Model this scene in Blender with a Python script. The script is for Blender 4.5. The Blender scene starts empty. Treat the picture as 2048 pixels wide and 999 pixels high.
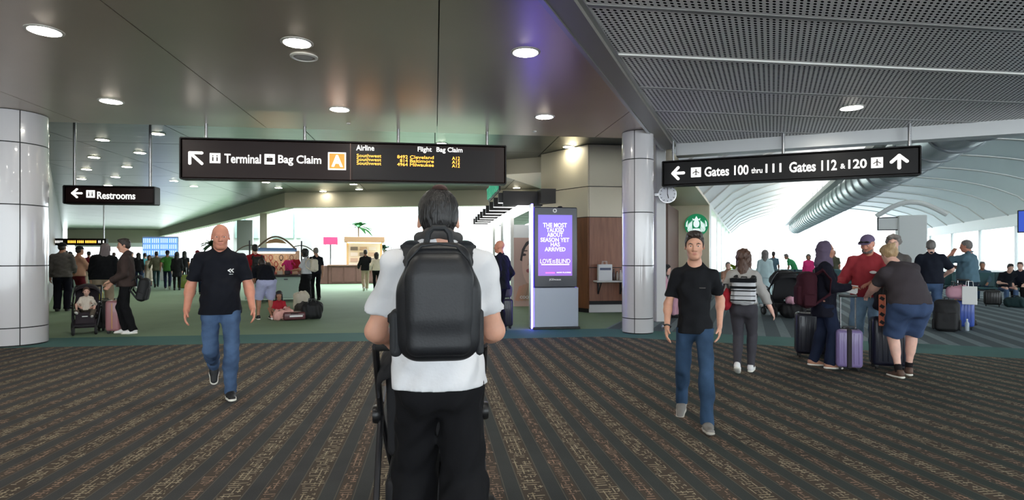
import bpy, math, random
import numpy as np
from mathutils import Vector, Matrix
random.seed(7)
SC = bpy.context.scene
COL = SC.collection
# ---------------------------------------------------------------- camera
FPX, HZ, CAMH, YAW = 1150.0, 514.0, 1.45, math.radians(7.63)
cam_d = bpy.data.cameras.new('camera'); cam = bpy.data.objects.new('camera', cam_d); COL.objects.link(cam)
cam.location = (0, 0, CAMH); cam.rotation_euler = (math.pi/2, 0, -YAW)
cam_d.sensor_width = 36.0; cam_d.lens = FPX/2048*36.0; cam_d.shift_y = (HZ-499.5)/2048
cam_d.clip_start = .05; cam_d.clip_end = 400
SC.camera = cam
# ---------------------------------------------------------------- sky, exposure
w = bpy.data.worlds.new('sky'); SC.world = w; w.use_nodes = True
bg = w.node_tree.nodes['Background']; bg.inputs[0].default_value = (.86, .95, 1, 1); bg.inputs[1].default_value = 3.0
SC.view_settings.view_transform = 'Standard'; SC.view_settings.look = 'None'
SC.view_settings.gamma = 1; SC.view_settings.use_curve_mapping = False; SC.view_settings.exposure = 1.25
LAMP = 45.0          # emission of the downlight lenses
try:
    SC.cycles.use_denoising = True; SC.cycles.max_bounces = 5; SC.cycles.diffuse_bounces = 3; SC.cycles.glossy_bounces = 3; SC.cycles.adaptive_threshold = .04
    SC.cycles.sample_clamp_indirect = 6
except Exception: pass
# ---------------------------------------------------------------- geometry of the place
CT, ST = math.cos(YAW), math.sin(YAW)
def cw(X, d): return (X*CT + d*ST, -X*ST + d*CT)            # camera-frame (right, forward) -> building frame
def ground(px, py, z=0.0):
    d = FPX*(CAMH-z)/(py-HZ); x, y = cw((px-1024)/FPX*d, d); return Vector((x, y, z))
def at(px, py, d):
    x, y = cw((px-1024)/FPX*d, d); return Vector((x, y, CAMH-(py-HZ)/FPX*d))
W30 = math.radians(30); S30, C30 = .5, math.cos(W30)
def wing(s, t): return (s*S30 + t*C30, s*C30 - t*S30)       # right wing: s along its axis, t across
def lwing(s, t): return (-s*S30 + t*C30, s*C30 + t*S30)     # left wing
# ---------------------------------------------------------------- materials
def sl(v):
    v = v/255.0
    return v/12.92 if v <= .04045 else ((v+.055)/1.055)**2.4
def rgb(r, g, b): return (sl(r), sl(g), sl(b), 1)
MATS = {}
def mat(name, col, rough=.6, metal=0, bump=0, bscale=40, var=0, vscale=6, emit=0, trans=0, alpha=1, coat=0, spec=None, stretch=None):
    if name in MATS: return MATS[name]
    m = bpy.data.materials.new(name); m.use_nodes = True; MATS[name] = m
    nt = m.node_tree; b = nt.nodes['Principled BSDF']; L = nt.links.new
    b.inputs['Base Color'].default_value = col; b.inputs['Roughness'].default_value = rough; b.inputs['Metallic'].default_value = metal
    if spec is not None: b.inputs['Specular IOR Level'].default_value = spec
    if coat: b.inputs['Coat Weight'].default_value = coat
    if trans: b.inputs['Transmission Weight'].default_value = trans
    if alpha < 1: b.inputs['Alpha'].default_value = alpha
    if emit: b.inputs['Emission Color'].default_value = col; b.inputs['Emission Strength'].default_value = emit
    if var or bump:
        tc = nt.nodes.new('ShaderNodeTexCoord'); src = tc.outputs['Object']
        if stretch:
            mp = nt.nodes.new('ShaderNodeMapping'); mp.inputs['Scale'].default_value = stretch; L(src, mp.inputs[0]); src = mp.outputs[0]
    if var:
        n = nt.nodes.new('ShaderNodeTexNoise'); n.inputs['Scale'].default_value = vscale; n.inputs['Detail'].default_value = 5; L(src, n.inputs['Vector'])
        r = nt.nodes.new('ShaderNodeValToRGB')
        lo = [max(0, c*(1-var)) for c in col[:3]]+[1]; hi = [min(1, c*(1+var)) for c in col[:3]]+[1]
        r.color_ramp.elements[0].color = lo; r.color_ramp.elements[1].color = hi
        r.color_ramp.elements[0].position = .3; r.color_ramp.elements[1].position = .7
        L(n.outputs[0], r.inputs[0]); L(r.outputs[0], b.inputs['Base Color'])
    if bump:
        n = nt.nodes.new('ShaderNodeTexNoise'); n.inputs['Scale'].default_value = bscale; n.inputs['Detail'].default_value = 3; L(src, n.inputs['Vector'])
        bp = nt.nodes.new('ShaderNodeBump'); bp.inputs['Strength'].default_value = bump; bp.inputs['Distance'].default_value = .02
        L(n.outputs[0], bp.inputs['Height']); L(bp.outputs[0], b.inputs['Normal'])
    return m
class E:                                                     # tiny expression builder for math nodes
    nt = None
    def __init__(s, v): s.v = v
    @staticmethod
    def op(o, *a):
        n = E.nt.nodes.new('ShaderNodeMath'); n.operation = o
        for i, x in enumerate(a):
            if isinstance(x, E): E.nt.links.new(x.v, n.inputs[i])
            else: n.inputs[i].default_value = x
        return E(n.outputs[0])
    def __add__(s, o): return E.op('ADD', s, o)
    def __radd__(s, o): return E.op('ADD', s, o)
    def __sub__(s, o): return E.op('SUBTRACT', s, o)
    def __rsub__(s, o): return E.op('SUBTRACT', o, s)
    def __mul__(s, o): return E.op('MULTIPLY', s, o)
    def __rmul__(s, o): return E.op('MULTIPLY', s, o)
    def __truediv__(s, o): return E.op('DIVIDE', s, o)
    def lt(s, o): return E.op('LESS_THAN', s, o)
    def gt(s, o): return E.op('GREATER_THAN', s, o)
    def fl(s): return E.op('FLOOR', s)
    def fr(s): return E.op('FRACT', s)
    def ab(s): return E.op('ABSOLUTE', s)
    def sin(s): return E.op('SINE', s)
    def max(s, o): return E.op('MAXIMUM', s, o)
    def min(s, o): return E.op('MINIMUM', s, o)
def hash2(a, b, k=0.0):
    c = E.nt.nodes.new('ShaderNodeCombineXYZ'); E.nt.links.new(a.v, c.inputs[0]); E.nt.links.new(b.v, c.inputs[1]); c.inputs[2].default_value = k
    n = E.nt.nodes.new('ShaderNodeTexWhiteNoise'); n.noise_dimensions = '3D'; E.nt.links.new(c.outputs[0], n.inputs['Vector']); return E(n.outputs['Value'])
def mixc(f, a, b):
    n = E.nt.nodes.new('ShaderNodeMix'); n.data_type = 'RGBA'
    E.nt.links.new(f.v, n.inputs[0])
    for i, x in ((6, a), (7, b)):
        if isinstance(x, E): E.nt.links.new(x.v, n.inputs[i])
        else: n.inputs[i].default_value = x
    return E(n.outputs[2])
def start(name, rough=.9, rot=0):
    m = bpy.data.materials.new(name); m.use_nodes = True; MATS[name] = m; nt = m.node_tree; E.nt = nt
    b = nt.nodes['Principled BSDF']; b.inputs['Roughness'].default_value = rough
    g = nt.nodes.new('ShaderNodeNewGeometry'); mp = nt.nodes.new('ShaderNodeMapping'); mp.inputs['Rotation'].default_value = (0, 0, rot)
    nt.links.new(g.outputs['Position'], mp.inputs[0]); s = nt.nodes.new('ShaderNodeSeparateXYZ'); nt.links.new(mp.outputs[0], s.inputs[0])
    return m, b, E(s.outputs[0]), E(s.outputs[1]), E(s.outputs[2]), mp
def noise(mp, scale, detail=3):
    n = E.nt.nodes.new('ShaderNodeTexNoise'); n.inputs['Scale'].default_value = scale; n.inputs['Detail'].default_value = detail
    E.nt.links.new(mp.outputs[0], n.inputs['Vector']); return E(n.outputs[0])
# ---------------------------------------------------------------- mesh helpers
def link(o, parent=None):
    COL.objects.link(o)
    if parent is not None: o.parent = parent
    return o
def tag(o, label=None, cat=None, group=None, kind=None):
    if label: o['label'] = label
    if cat: o['category'] = cat
    if group: o['group'] = group
    if kind: o['kind'] = kind
    return o
def empty(name, loc=(0, 0, 0), rz=0, label=None, cat=None, group=None, kind=None):
    o = bpy.data.objects.new(name, None); o.location = loc; o.rotation_euler = (0, 0, rz); o.empty_display_size = .1
    return tag(link(o), label, cat, group, kind)
class MB:
    def __init__(s): s.v = []; s.f = []
    def add(s, vs, fs):
        o = len(s.v); s.v += [tuple(v) for v in vs]; s.f += [tuple(i+o for i in f) for f in fs]; return s
    def box(s, c, d, rz=0, R=None, bev=0):
        hx, hy, hz = d[0]/2, d[1]/2, d[2]/2
        if bev:
            b = min(bev, hx*.9, hy*.9, hz*.9); vs = []; fs = []
            idx = {}
            for sx in (-1, 1):
                for sy in (-1, 1):
                    for sz in (-1, 1):
                        for ax in range(3):
                            p = [sx*(hx-b), sy*(hy-b), sz*(hz-b)]; p[ax] = (sx*hx, sy*hy, sz*hz)[ax]
                            idx[(sx, sy, sz, ax)] = len(vs); vs.append(Vector(p))
            def q(*k): fs.append([idx[x] for x in k])
            for ax in range(3):
                o = [a for a in range(3) if a != ax]
                for sg in (-1, 1):
                    ks = []
                    for a, bb in ((-1, -1), (1, -1), (1, 1), (-1, 1)):
                        t = [0, 0, 0]; t[ax] = sg; t[o[0]] = a; t[o[1]] = bb; ks.append((*t, ax))
                    q(*ks)
            for e in range(3):
                o = [a for a in range(3) if a != e]
                for a in (-1, 1):
                    for bb in (-1, 1):
                        t1 = [0, 0, 0]; t1[e] = -1; t1[o[0]] = a; t1[o[1]] = bb; t2 = list(t1); t2[e] = 1
                        q((*t1, o[0]), (*t2, o[0]), (*t2, o[1]), (*t1, o[1]))
            for sx in (-1, 1):
                for sy in (-1, 1):
                    for sz in (-1, 1): q((sx, sy, sz, 0), (sx, sy, sz, 1), (sx, sy, sz, 2))
        else:
            vs = [Vector((x, y, z)) for x in (-hx, hx) for y in (-hy, hy) for z in (-hz, hz)]
            fs = [(0, 1, 3, 2), (4, 6, 7, 5), (0, 4, 5, 1), (2, 3, 7, 6), (0, 2, 6, 4), (1, 5, 7, 3)]
        M = R if R is not None else Matrix.Rotation(rz, 3, 'Z'); c = Vector(c)
        return s.add([M @ v + c for v in vs], fs)
    def cyl(s, a, b, r, r2=None, n=16, cap=True):
        a, b = Vector(a), Vector(b); r2 = r if r2 is None else r2; d = (b-a).normalized()
        u = d.orthogonal().normalized(); v = d.cross(u)
        vs = [p+(u*math.cos(t)+v*math.sin(t))*rr for p, rr in ((a, r), (b, r2)) for t in [2*math.pi*i/n for i in range(n)]]
        fs = [(i, (i+1) % n, n+(i+1) % n, n+i) for i in range(n)]
        if cap: fs += [tuple(range(n))[::-1], tuple(range(n, 2*n))]
        return s.add(vs, fs)
    def tube(s, pts, r, n=8, closed=False):
        pts = [Vector(p) for p in pts]; N = len(pts); vs = []; fs = []; u = None
        for i, p in enumerate(pts):
            if closed: d = (pts[(i+1) % N]-pts[i-1]).normalized()
            else: d = (pts[min(i+1, N-1)]-pts[max(i-1, 0)]).normalized()
            u = d.orthogonal().normalized() if u is None else (u-d*u.dot(d)).normalized()
            v = d.cross(u); rr = r[i] if isinstance(r, (list, tuple)) else r
            vs += [p+(u*math.cos(2*math.pi*k/n)+v*math.sin(2*math.pi*k/n))*rr for k in range(n)]
        for i in range(N if closed else N-1):
            j = (i+1) % N
            fs += [(i*n+k, i*n+(k+1) % n, j*n+(k+1) % n, j*n+k) for k in range(n)]
        if not closed: fs += [tuple(range(n))[::-1], tuple(range((N-1)*n, N*n))]
        return s.add(vs, fs)
    def lathe(s, prof, c=(0, 0, 0), n=24, axis='Z'):
        vs = []; fs = []; c = Vector(c)
        for r, z in prof:
            for k in range(n):
                a = 2*math.pi*k/n; p = (r*math.cos(a), r*math.sin(a), z)
                if axis == 'X': p = (p[2], p[0], p[1])
                if axis == 'Y': p = (p[0], p[2], p[1])
                vs.append(Vector(p)+c)
        for i in range(len(prof)-1): fs += [(i*n+k, i*n+(k+1) % n, (i+1)*n+(k+1) % n, (i+1)*n+k) for k in range(n)]
        fs += [tuple(range(n))[::-1], tuple(range((len(prof)-1)*n, len(prof)*n))]
        return s.add(vs, fs)
    def prism(s, pts, z0, z1):                                # 2D polygon -> vertical prism
        n = len(pts)
        vs = [(p[0], p[1], z0) for p in pts]+[(p[0], p[1], z1) for p in pts]
        return s.add(vs, [tuple(range(n))[::-1], tuple(range(n, 2*n))]+[(i, (i+1) % n, n+(i+1) % n, n+i) for i in range(n)])
    def plate(s, pts, y0, y1):                                # polygon in the xz plane, thick in y
        n = len(pts)
        vs = [(p[0], y0, p[1]) for p in pts]+[(p[0], y1, p[1]) for p in pts]
        return s.add(vs, [tuple(range(n)), tuple(range(n, 2*n))[::-1]]+[(i, n+i, n+(i+1) % n, (i+1) % n) for i in range(n)])
    def leaf(s, a, d, up, L, wd, n=4, droop=.3, th=.003):
        a = Vector(a); d = Vector(d).normalized(); up = Vector(up); side = d.cross(up).normalized(); vs = []; fs = []
        for i in range(n+1):
            t = i/n; p = a+d*L*t-Vector((0, 0, 1))*droop*L*t*t; ww = wd*math.sin(math.pi*min(.97, .08+t*.9))
            vs += [p-side*ww, p+Vector((0, 0, th+ww*.25)), p+side*ww]
        for i in range(n): fs += [(3*i, 3*i+1, 3*i+4, 3*i+3), (3*i+1, 3*i+2, 3*i+5, 3*i+4)]
        return s.add(vs, fs)
    def build(s, name, m, parent=None, smooth=False, **kw):
        me = bpy.data.meshes.new(name); me.from_pydata(s.v, [], s.f); me.update()
        import bmesh as bm_
        b = bm_.new(); b.from_mesh(me); bm_.ops.recalc_face_normals(b, faces=b.faces); b.to_mesh(me); b.free()
        if smooth:
            me.shade_smooth(); me.set_sharp_from_angle(angle=math.radians(40))
        me.materials.append(m)
        o = bpy.data.objects.new(name, me); link(o, parent); return tag(o, **kw)
def clip(poly, a, b, c):                                      # keep a*x+b*y<=c
    out = []
    for i in range(len(poly)):
        p, q = poly[i], poly[(i+1) % len(poly)]; fp = a*p[0]+b*p[1]-c; fq = a*q[0]+b*q[1]-c
        if fp <= 0: out.append(p)
        if fp*fq < 0:
            t = fp/(fp-fq); out.append((p[0]+(q[0]-p[0])*t, p[1]+(q[1]-p[1])*t))
    return out
def textmesh(s, bold=.0, space=1.0):
    c = bpy.data.curves.new('lettering', 'FONT'); c.body = s; c.offset = bold; c.extrude = .02; c.space_character = space; c.resolution_u = 3
    o = bpy.data.objects.new('lettering', c); COL.objects.link(o)
    dg = bpy.context.evaluated_depsgraph_get(); me = bpy.data.meshes.new_from_object(o.evaluated_get(dg))
    bpy.data.objects.remove(o); bpy.data.curves.remove(c); return me
def lettering(s, box, y, m, parent, bold=.015, th=.006, name='lettering', space=1.0):
    """flat letters filling box=(x0,z0,x1,z1) of the parent's xz plane, facing -y"""
    me = textmesh(s, bold, space); n = len(me.vertices); co = np.empty(n*3); me.vertices.foreach_get('co', co); co = co.reshape(-1, 3)
    lo, hi = co.min(0), co.max(0); x0, z0, x1, z1 = box
    p = np.empty_like(co)
    p[:, 0] = x0+(co[:, 0]-lo[0])/(hi[0]-lo[0])*(x1-x0); p[:, 2] = z0+(co[:, 1]-lo[1])/(hi[1]-lo[1])*(z1-z0)
    p[:, 1] = y-(co[:, 2]-lo[2])/(hi[2]-lo[2])*th
    me.vertices.foreach_set('co', p.ravel()); me.update(); me.materials.clear(); me.materials.append(m); me.name = name
    o = bpy.data.objects.new(name, me); return link(o, parent)
class Board:
    """a vertical plane through world point o, along horizontal angle ang; local x along it, local -y towards the viewer"""
    def __init__(s, o, ang): s.o = Vector((o[0], o[1], 0)); s.ang = ang; s.u = Vector((math.cos(ang), math.sin(ang), 0)); s.n = Vector((math.sin(ang), -math.cos(ang), 0))
    def loc(s, px, py):
        X, Y = cw((px-1024)/FPX, 1); r = Vector((X, Y, -(py-HZ)/FPX)); c = Vector((0, 0, CAMH))
        t = (s.o-c).dot(s.n)/r.dot(s.n); p = c+r*t; return (p-s.o).dot(s.u), p.z
    def box(s, x0, y0, x1, y1):
        ym = (y0+y1)/2; a, z = s.loc((x0), ym); b, z2 = s.loc(x1, ym); xm = (x0+x1)/2; t = s.loc(xm, y0)[1]; q = s.loc(xm, y1)[1]
        return (a, q, b, t)
# ================================================================ implicit bodies -> one continuous mesh
def V3(*a): return np.array(a, float)
def rc(a, b, ra, rb=None, k=.03, n=None, fl=1, cut=None, sub=False): return dict(t='c', a=np.array(a, float), b=np.array(b, float), ra=ra, rb=ra if rb is None else rb, k=k, n=None if n is None else np.array(n, float), fl=fl, cut=cut, sub=sub)
def el(c, r, R=None, k=.02, cut=None, sub=False): return dict(t='e', c=np.array(c, float), r=np.array(r, float), R=np.eye(3) if R is None else R, k=k, cut=cut, sub=sub)
def bx(c, d, r, R=None, k=.01, cut=None, sub=False): return dict(t='b', c=np.array(c, float), d=np.array(d, float)/2, r=r, R=np.eye(3) if R is None else R, k=k, cut=cut, sub=sub)
def bbox(p):
    if p['t'] == 'b':
        m = np.abs(p['R'])@p['d']; return p['c']-m, p['c']+m
    if p['t'] == 'c':
        m = max(p['ra'], p['rb'])*max(1, 1/p['fl'] if p['fl'] < 1 and False else 1); return np.minimum(p['a'], p['b'])-m, np.maximum(p['a'], p['b'])+m
    m = p['r'].max(); return p['c']-m, p['c']+m
def mesh_field(prims, h, cuts=(), amp=0, wl=.12, seed=0):
    lo = np.min([bbox(p)[0] for p in prims if not p['sub']], 0)-3*h; hi = np.max([bbox(p)[1] for p in prims if not p['sub']], 0)+3*h
    N = np.ceil((hi-lo)/h).astype(int)+1
    ax = [lo[i]+h*np.arange(N[i]) for i in range(3)]
    F = np.full(N, .3)
    for p in prims:
        a, b = bbox(p); mg = p['k']+2.5*h+amp
        i0 = np.maximum(0, np.floor((a-mg-lo)/h).astype(int)); i1 = np.minimum(N, np.ceil((b+mg-lo)/h).astype(int)+1)
        if (i1 <= i0).any(): continue
        S = tuple(slice(i0[i], i1[i]) for i in range(3))
        X, Y, Z = ax[0][S[0]][:, None, None], ax[1][S[1]][None, :, None], ax[2][S[2]][None, None, :]
        if p['t'] == 'c':
            A, B = p['a'], p['b']; d = B-A; dd = max(d@d, 1e-9)
            x, y, z = X-A[0], Y-A[1], Z-A[2]
            t = np.clip((x*d[0]+y*d[1]+z*d[2])/dd, 0, 1)
            qx, qy, qz = x-t*d[0], y-t*d[1], z-t*d[2]
            q2 = qx*qx+qy*qy+qz*qz
            if p['n'] is not None: c = qx*p['n'][0]+qy*p['n'][1]+qz*p['n'][2]; q2 = q2+(1/p['fl']**2-1)*c*c
            D = np.sqrt(q2)-(p['ra']+(p['rb']-p['ra'])*t)
            if p['fl'] < 1: D = D*(.5+.5*p['fl'])
        elif p['t'] == 'b':
            x, y, z = X-p['c'][0], Y-p['c'][1], Z-p['c'][2]; R = p['R']
            l = [np.abs(R[0, i]*x+R[1, i]*y+R[2, i]*z)-(p['d'][i]-p['r']) for i in range(3)]
            D = np.sqrt(np.maximum(l[0], 0)**2+np.maximum(l[1], 0)**2+np.maximum(l[2], 0)**2)+np.minimum(np.maximum(np.maximum(l[0], l[1]), l[2]), 0)-p['r']
        else:
            x, y, z = X-p['c'][0], Y-p['c'][1], Z-p['c'][2]; R = p['R']; r = p['r']
            l = [(R[0, i]*x+R[1, i]*y+R[2, i]*z)/r[i] for i in range(3)]
            D = (np.sqrt(l[0]**2+l[1]**2+l[2]**2)-1)*r.min()
        if p['cut'] is not None:
            for c, n in p['cut']: D = np.maximum(D, (X-c[0])*n[0]+(Y-c[1])*n[1]+(Z-c[2])*n[2])
        G = F[S]; k = max(p['k'], 1e-4)
        if p['sub']:
            hh = np.clip(.5-.5*(G+D)/k, 0, 1); F[S] = G*(1-hh)-D*hh+k*hh*(1-hh)
        else:
            hh = np.clip(.5+.5*(G-D)/k, 0, 1); F[S] = G*(1-hh)+D*hh-k*hh*(1-hh)
    if amp:
        rs = np.random.RandomState(seed)
        for _ in range(7):
            v = rs.randn(3)*V3(1, 1, .8); v /= np.linalg.norm(v); v *= 2*math.pi/(wl*rs.uniform(.5, 1.6)); ph = rs.rand()*6.28
            e = np.exp(1j*(v[0]*ax[0]))[:, None, None]*np.exp(1j*(v[1]*ax[1]))[None, :, None]*np.exp(1j*(v[2]*ax[2]+ph))[None, None, :]
            F += amp*.42*e.imag
    for c, n in cuts: F = np.maximum(F, (ax[0]-c[0])[:, None, None]*n[0]+(ax[1]-c[1])[None, :, None]*n[1]+(ax[2]-c[2])[None, None, :]*n[2])
    F[0] = F[-1] = .1; F[:, 0] = F[:, -1] = .1; F[:, :, 0] = F[:, :, -1] = .1
    return snet(F, lo, h)
CORN = [(i, j, k) for i in (0, 1) for j in (0, 1) for k in (0, 1)]
EDG = [(a, b) for a in range(8) for b in range(a+1, 8) if sum(abs(CORN[a][i]-CORN[b][i]) for i in range(3)) == 1]
def snet(F, o, h):
    I = F < 0
    cnt = sum(I[c[0]:I.shape[0]-1+c[0], c[1]:I.shape[1]-1+c[1], c[2]:I.shape[2]-1+c[2]].astype(np.int8) for c in CORN)
    act = (cnt > 0) & (cnt < 8); idx = np.argwhere(act)
    val = np.stack([F[idx[:, 0]+c[0], idx[:, 1]+c[1], idx[:, 2]+c[2]] for c in CORN], 1)
    P = np.zeros((len(idx), 3)); W = np.zeros(len(idx))
    for a, b in EDG:
        va, vb = val[:, a], val[:, b]; m = (va < 0) != (vb < 0); t = np.where(m, va/np.where(m, va-vb, 1), 0)
        ca, cb = np.array(CORN[a]), np.array(CORN[b])
        P += m[:, None]*(ca+t[:, None]*(cb-ca)); W += m
    V = o+h*(idx+P/W[:, None])
    im = np.full(act.shape, -1, np.int32); im[act] = np.arange(len(idx)); Q = []
    for axn in range(3):
        s0 = [slice(None)]*3; s1 = [slice(None)]*3; s0[axn] = slice(0, -1); s1[axn] = slice(1, None)
        A, B = I[tuple(s0)], I[tuple(s1)]
        e = np.argwhere(A != B); u, v = [(1, 2), (2, 0), (0, 1)][axn]
        e = e[(e[:, u] > 0) & (e[:, v] > 0)]
        if not len(e): continue
        fl = A[e[:, 0], e[:, 1], e[:, 2]]
        def g(du, dv):
            c = e.copy(); c[:, u] += du; c[:, v] += dv
            ok = (c < np.array(im.shape)).all(1); c = np.minimum(c, np.array(im.shape)-1)
            return np.where(ok, im[c[:, 0], c[:, 1], c[:, 2]], -1)
        q = np.stack([g(-1, -1), g(0, -1), g(0, 0), g(-1, 0)], 1); q[~fl] = q[~fl][:, ::-1]
        Q.append(q[(q >= 0).all(1)])
    return V, np.concatenate(Q)
def raw_mesh(name, parts, m, parent, T=None):
    """parts: list of (V,Q); one mesh object"""
    off = 0; vs = []; qs = []
    for v, q in parts: vs.append(v); qs.append(q+off); off += len(v)
    v = np.concatenate(vs); q = np.concatenate(qs)
    if T is not None: v = v@np.array(T.to_3x3()).T+np.array(T.translation)
    me = bpy.data.meshes.new(name); me.vertices.add(len(v)); me.vertices.foreach_set('co', v.astype(np.float32).ravel())
    me.loops.add(q.size); me.loops.foreach_set('vertex_index', q.astype(np.int32).ravel()); me.polygons.add(len(q))
    me.polygons.foreach_set('loop_start', (np.arange(len(q))*4).astype(np.int32)); me.update(calc_edges=True); me.validate()
    me.shade_smooth(); me.materials.append(m); o = bpy.data.objects.new(name, me); return link(o, parent)
def blob(name, prims, h, m, parent, **kw):
    return raw_mesh(name, [mesh_field(prims, h, **kw)], m, parent)
def rotm(rx=0, ry=0, rz=0):
    return np.array((Matrix.Rotation(rz, 3, 'Z') @ Matrix.Rotation(ry, 3, 'Y') @ Matrix.Rotation(rx, 3, 'X')))
def unit(v): return v/max(1e-9, np.linalg.norm(v))
def ik(a, t, l1, l2, pole):
    d = t-a; L = np.linalg.norm(d); L = max(L, abs(l1-l2)+.01)
    if L > (l1+l2)*.998: L2 = (l1+l2)*.998; t = a+d/np.linalg.norm(d)*L2; L = L2; d = t-a
    u = unit(d); x = (l1*l1-l2*l2+L*L)/(2*L); y = math.sqrt(max(0, l1*l1-x*x)); p = pole-u*(pole@u); return a+u*x+unit(p)*y, t
D2 = math.radians
def person(pos, rz, label, h=1.74, q=1, build=1.0, belly=0, fem=False, lean=(0, 0, 0), head=(0, 0), wR=None, wL=None, eR=None, eL=None,
           aR=None, aL=None, fR=(0, 0), fL=(0, 0), pel=(0, .93), kneepole=(0, 1, 0), skin='skin', top=None, bottom=None, shoes=None, hair=None,
           group=None, hand='relax', facial=True, child=False, seat=0, name='person', cat='person', hscale=1.0, extra=None, neckl=.04):
    """top=(kind,mat,hem,sleeve,loose)  bottom=(kind,mat)  shoes=(mat,sole)  hair=(kind,mat)"""
    S = h/1.75; root = empty(name, pos, rz, label, cat, group)
    vh = {0: .0055, 1: .011, 2: .018}[q]; vc = {0: .011, 1: .017, 2: .026}[q]
    A = lambda *p: np.array(p, float)
    pc = A(0, pel[0], pel[1])                                  # pelvis centre (hip joints at its height)
    R0 = rotm(D2(-lean[0])*.25, D2(lean[1])*.3, D2(lean[2])*.3); R1 = rotm(D2(-lean[0])*.6, D2(lean[1])*.6, D2(lean[2])*.6); R2 = rotm(D2(-lean[0]), D2(lean[1]), D2(lean[2]))
    wa = pc+R0@A(0, 0, .13); ch = wa+R1@A(0, 0, .16); nb = ch+R2@A(0, 0, .265)
    C = lambda x, y, z: ch+R2@A(x*build, y*build, z)
    Wp = lambda x, y, z: wa+R1@A(x*build, y*build, z)
    Pp = lambda x, y, z: pc+R0@A(x*build, y*build, z)
    sw = (.166 if not fem else .146)*(.6+.4/build)
    Rh = R2@rotm(D2(-head[1]), 0, D2(head[0])) if not isinstance(head, np.ndarray) else head
    Rh = rotm(D2(lean[0])*.7*0, 0, 0)@Rh
    # the head rights itself when the trunk leans
    Rh = rotm(D2(-head[1])-D2(lean[0])*.45, D2(lean[1])*.5, D2(head[0])+D2(lean[2])*.8)
    hc = nb+R2@A(0, .005, neckl)+Rh@A(0, .02, .10*hscale)
    H = lambda x, y, z: hc+Rh@(A(x, y, z)*hscale)
    sh = {1: C(sw, -.005, .160), -1: C(-sw, -.005, .160)}
    hip = {1: Pp(.088, 0, -.01), -1: Pp(-.088, 0, -.01)}
    W = {}; EL = {}; AN = {}; KN = {}
    for s, w_, e_ in ((1, wR, eR), (-1, wL, eL)):
        t = sh[s]+A(s*.06*build, .03, -.52) if w_ is None else A(*w_)
        EL[s], W[s] = ik(sh[s], t, .285, .25, A(s*.35, -1, -.15) if e_ is None else A(*e_))
    for s, a_ in ((1, aR), (-1, aL)):
        t = A(s*.10, 0, .085) if a_ is None else A(*a_)
        KN[s], AN[s] = ik(hip[s], t, .43, .425, A(kneepole[0]*s+s*.06, kneepole[1], kneepole[2]))
    ny = R2@A(0, 1, 0); ny1 = R1@A(0, 1, 0); ny0 = R0@A(0, 1, 0); b = build
    # ---------- body
    tor = [rc(Pp(-.055, -.01, .0), Pp(.055, -.01, .0), .095*b, k=.05, n=ny0, fl=.9), rc(Pp(0, 0, .03), wa, .118*b, .105*b, k=.06, n=ny0, fl=.72),
           rc(wa, ch, .108*b, .125*b, k=.06, n=ny1, fl=.72), rc(ch, C(0, 0, .1), .13*b, .12*b, k=.06, n=ny, fl=.7), rc(C(-.09, 0, .13), C(.09, 0, .13), .045, k=.05)]
    lk = 1.0 if bottom and bottom[0] in ('shorts',) else .82
    for s in (1, -1):
        tor += [rc(C(s*.05, -.008, .185), sh[s], .028, .036*b**.5, k=.04)]
        tor += [rc(hip[s], KN[s], .073*b*lk, .046*b*lk, k=.04), rc(KN[s], AN[s], .044*b*lk, .032, k=.03), rc(KN[s]+(AN[s]-KN[s])*.16+A(0, -.012, 0), KN[s]+(AN[s]-KN[s])*.46+A(0, -.008, 0), .045*b*lk, .038*b*lk, k=.03)]
        tor += [rc(AN[s], AN[s]+A(0, 0, -.02), .034, k=.02)]
    neck = [rc(nb+R2@A(0, -.012, -.05), H(0, -.022, -.07), .055*(.9 if fem else 1)*(.8 if child else 1), .048*(.88 if fem else 1), k=.03), rc(C(-.07/b, -.015, .18), nb+R2@A(-.02, -.02, .02), .024, .028, k=.05), rc(C(.07/b, -.015, .18), nb+R2@A(.02, -.02, .02), .024, .028, k=.05)]
    hs = hscale
    hd = [el(H(0, -.014, .035), A(.076, .094, .088)*hs, Rh, k=.02), el(H(0, .018, -.035), A(.060, .074, .082)*hs, Rh, k=.033), el(H(0, .052, -.092), A(.03, .026, .022)*hs, Rh, k=.03), rc(H(-.046, -.01, -.07), H(-.018, .05, -.1), .012*hs, k=.03), rc(H(.046, -.01, -.07), H(.018, .05, -.1), .012*hs, k=.03)]
    if q < 2 and facial:
        hd += [rc(H(-.03, .077, .022), H(.03, .077, .022), .010*hs, k=.02), el(H(.034, .094, .002), A(.02, .016, .011)*hs, Rh, k=.014, sub=True), el(H(-.034, .094, .002), A(.02, .016, .011)*hs, Rh, k=.014, sub=True),
               rc(H(0, .086, .012), H(0, .106, -.03), .0075*hs, .0125*hs, k=.012), el(H(.013, .094, -.036), A(.009, .010, .008)*hs, Rh, k=.008), el(H(-.013, .094, -.036), A(.009, .010, .008)*hs, Rh, k=.008),
               el(H(0, .084, -.059), A(.024, .011, .006)*hs, Rh, k=.006), el(H(0, .083, -.0705), A(.020, .011, .006)*hs, Rh, k=.006), rc(H(-.022, .097, -.0648), H(.022, .097, -.0648), .0028*hs, k=.004, sub=True),
               el(H(.045, .055, -.02), A(.02, .02, .022)*hs, Rh, k=.03), el(H(-.045, .055, -.02), A(.02, .02, .022)*hs, Rh, k=.03)]
    for s in (1, -1):
        hd += [el(H(s*.079, -.008, -.004), A(.009, .019, .031)*hs, Rh@rotm(.15, 0, -s*.4), k=.010)]
        if q < 2: hd += [el(H(s*.087, -.002, .002), A(.006, .009, .016)*hs, Rh, k=.006, sub=True)]
    arms = {}
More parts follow.
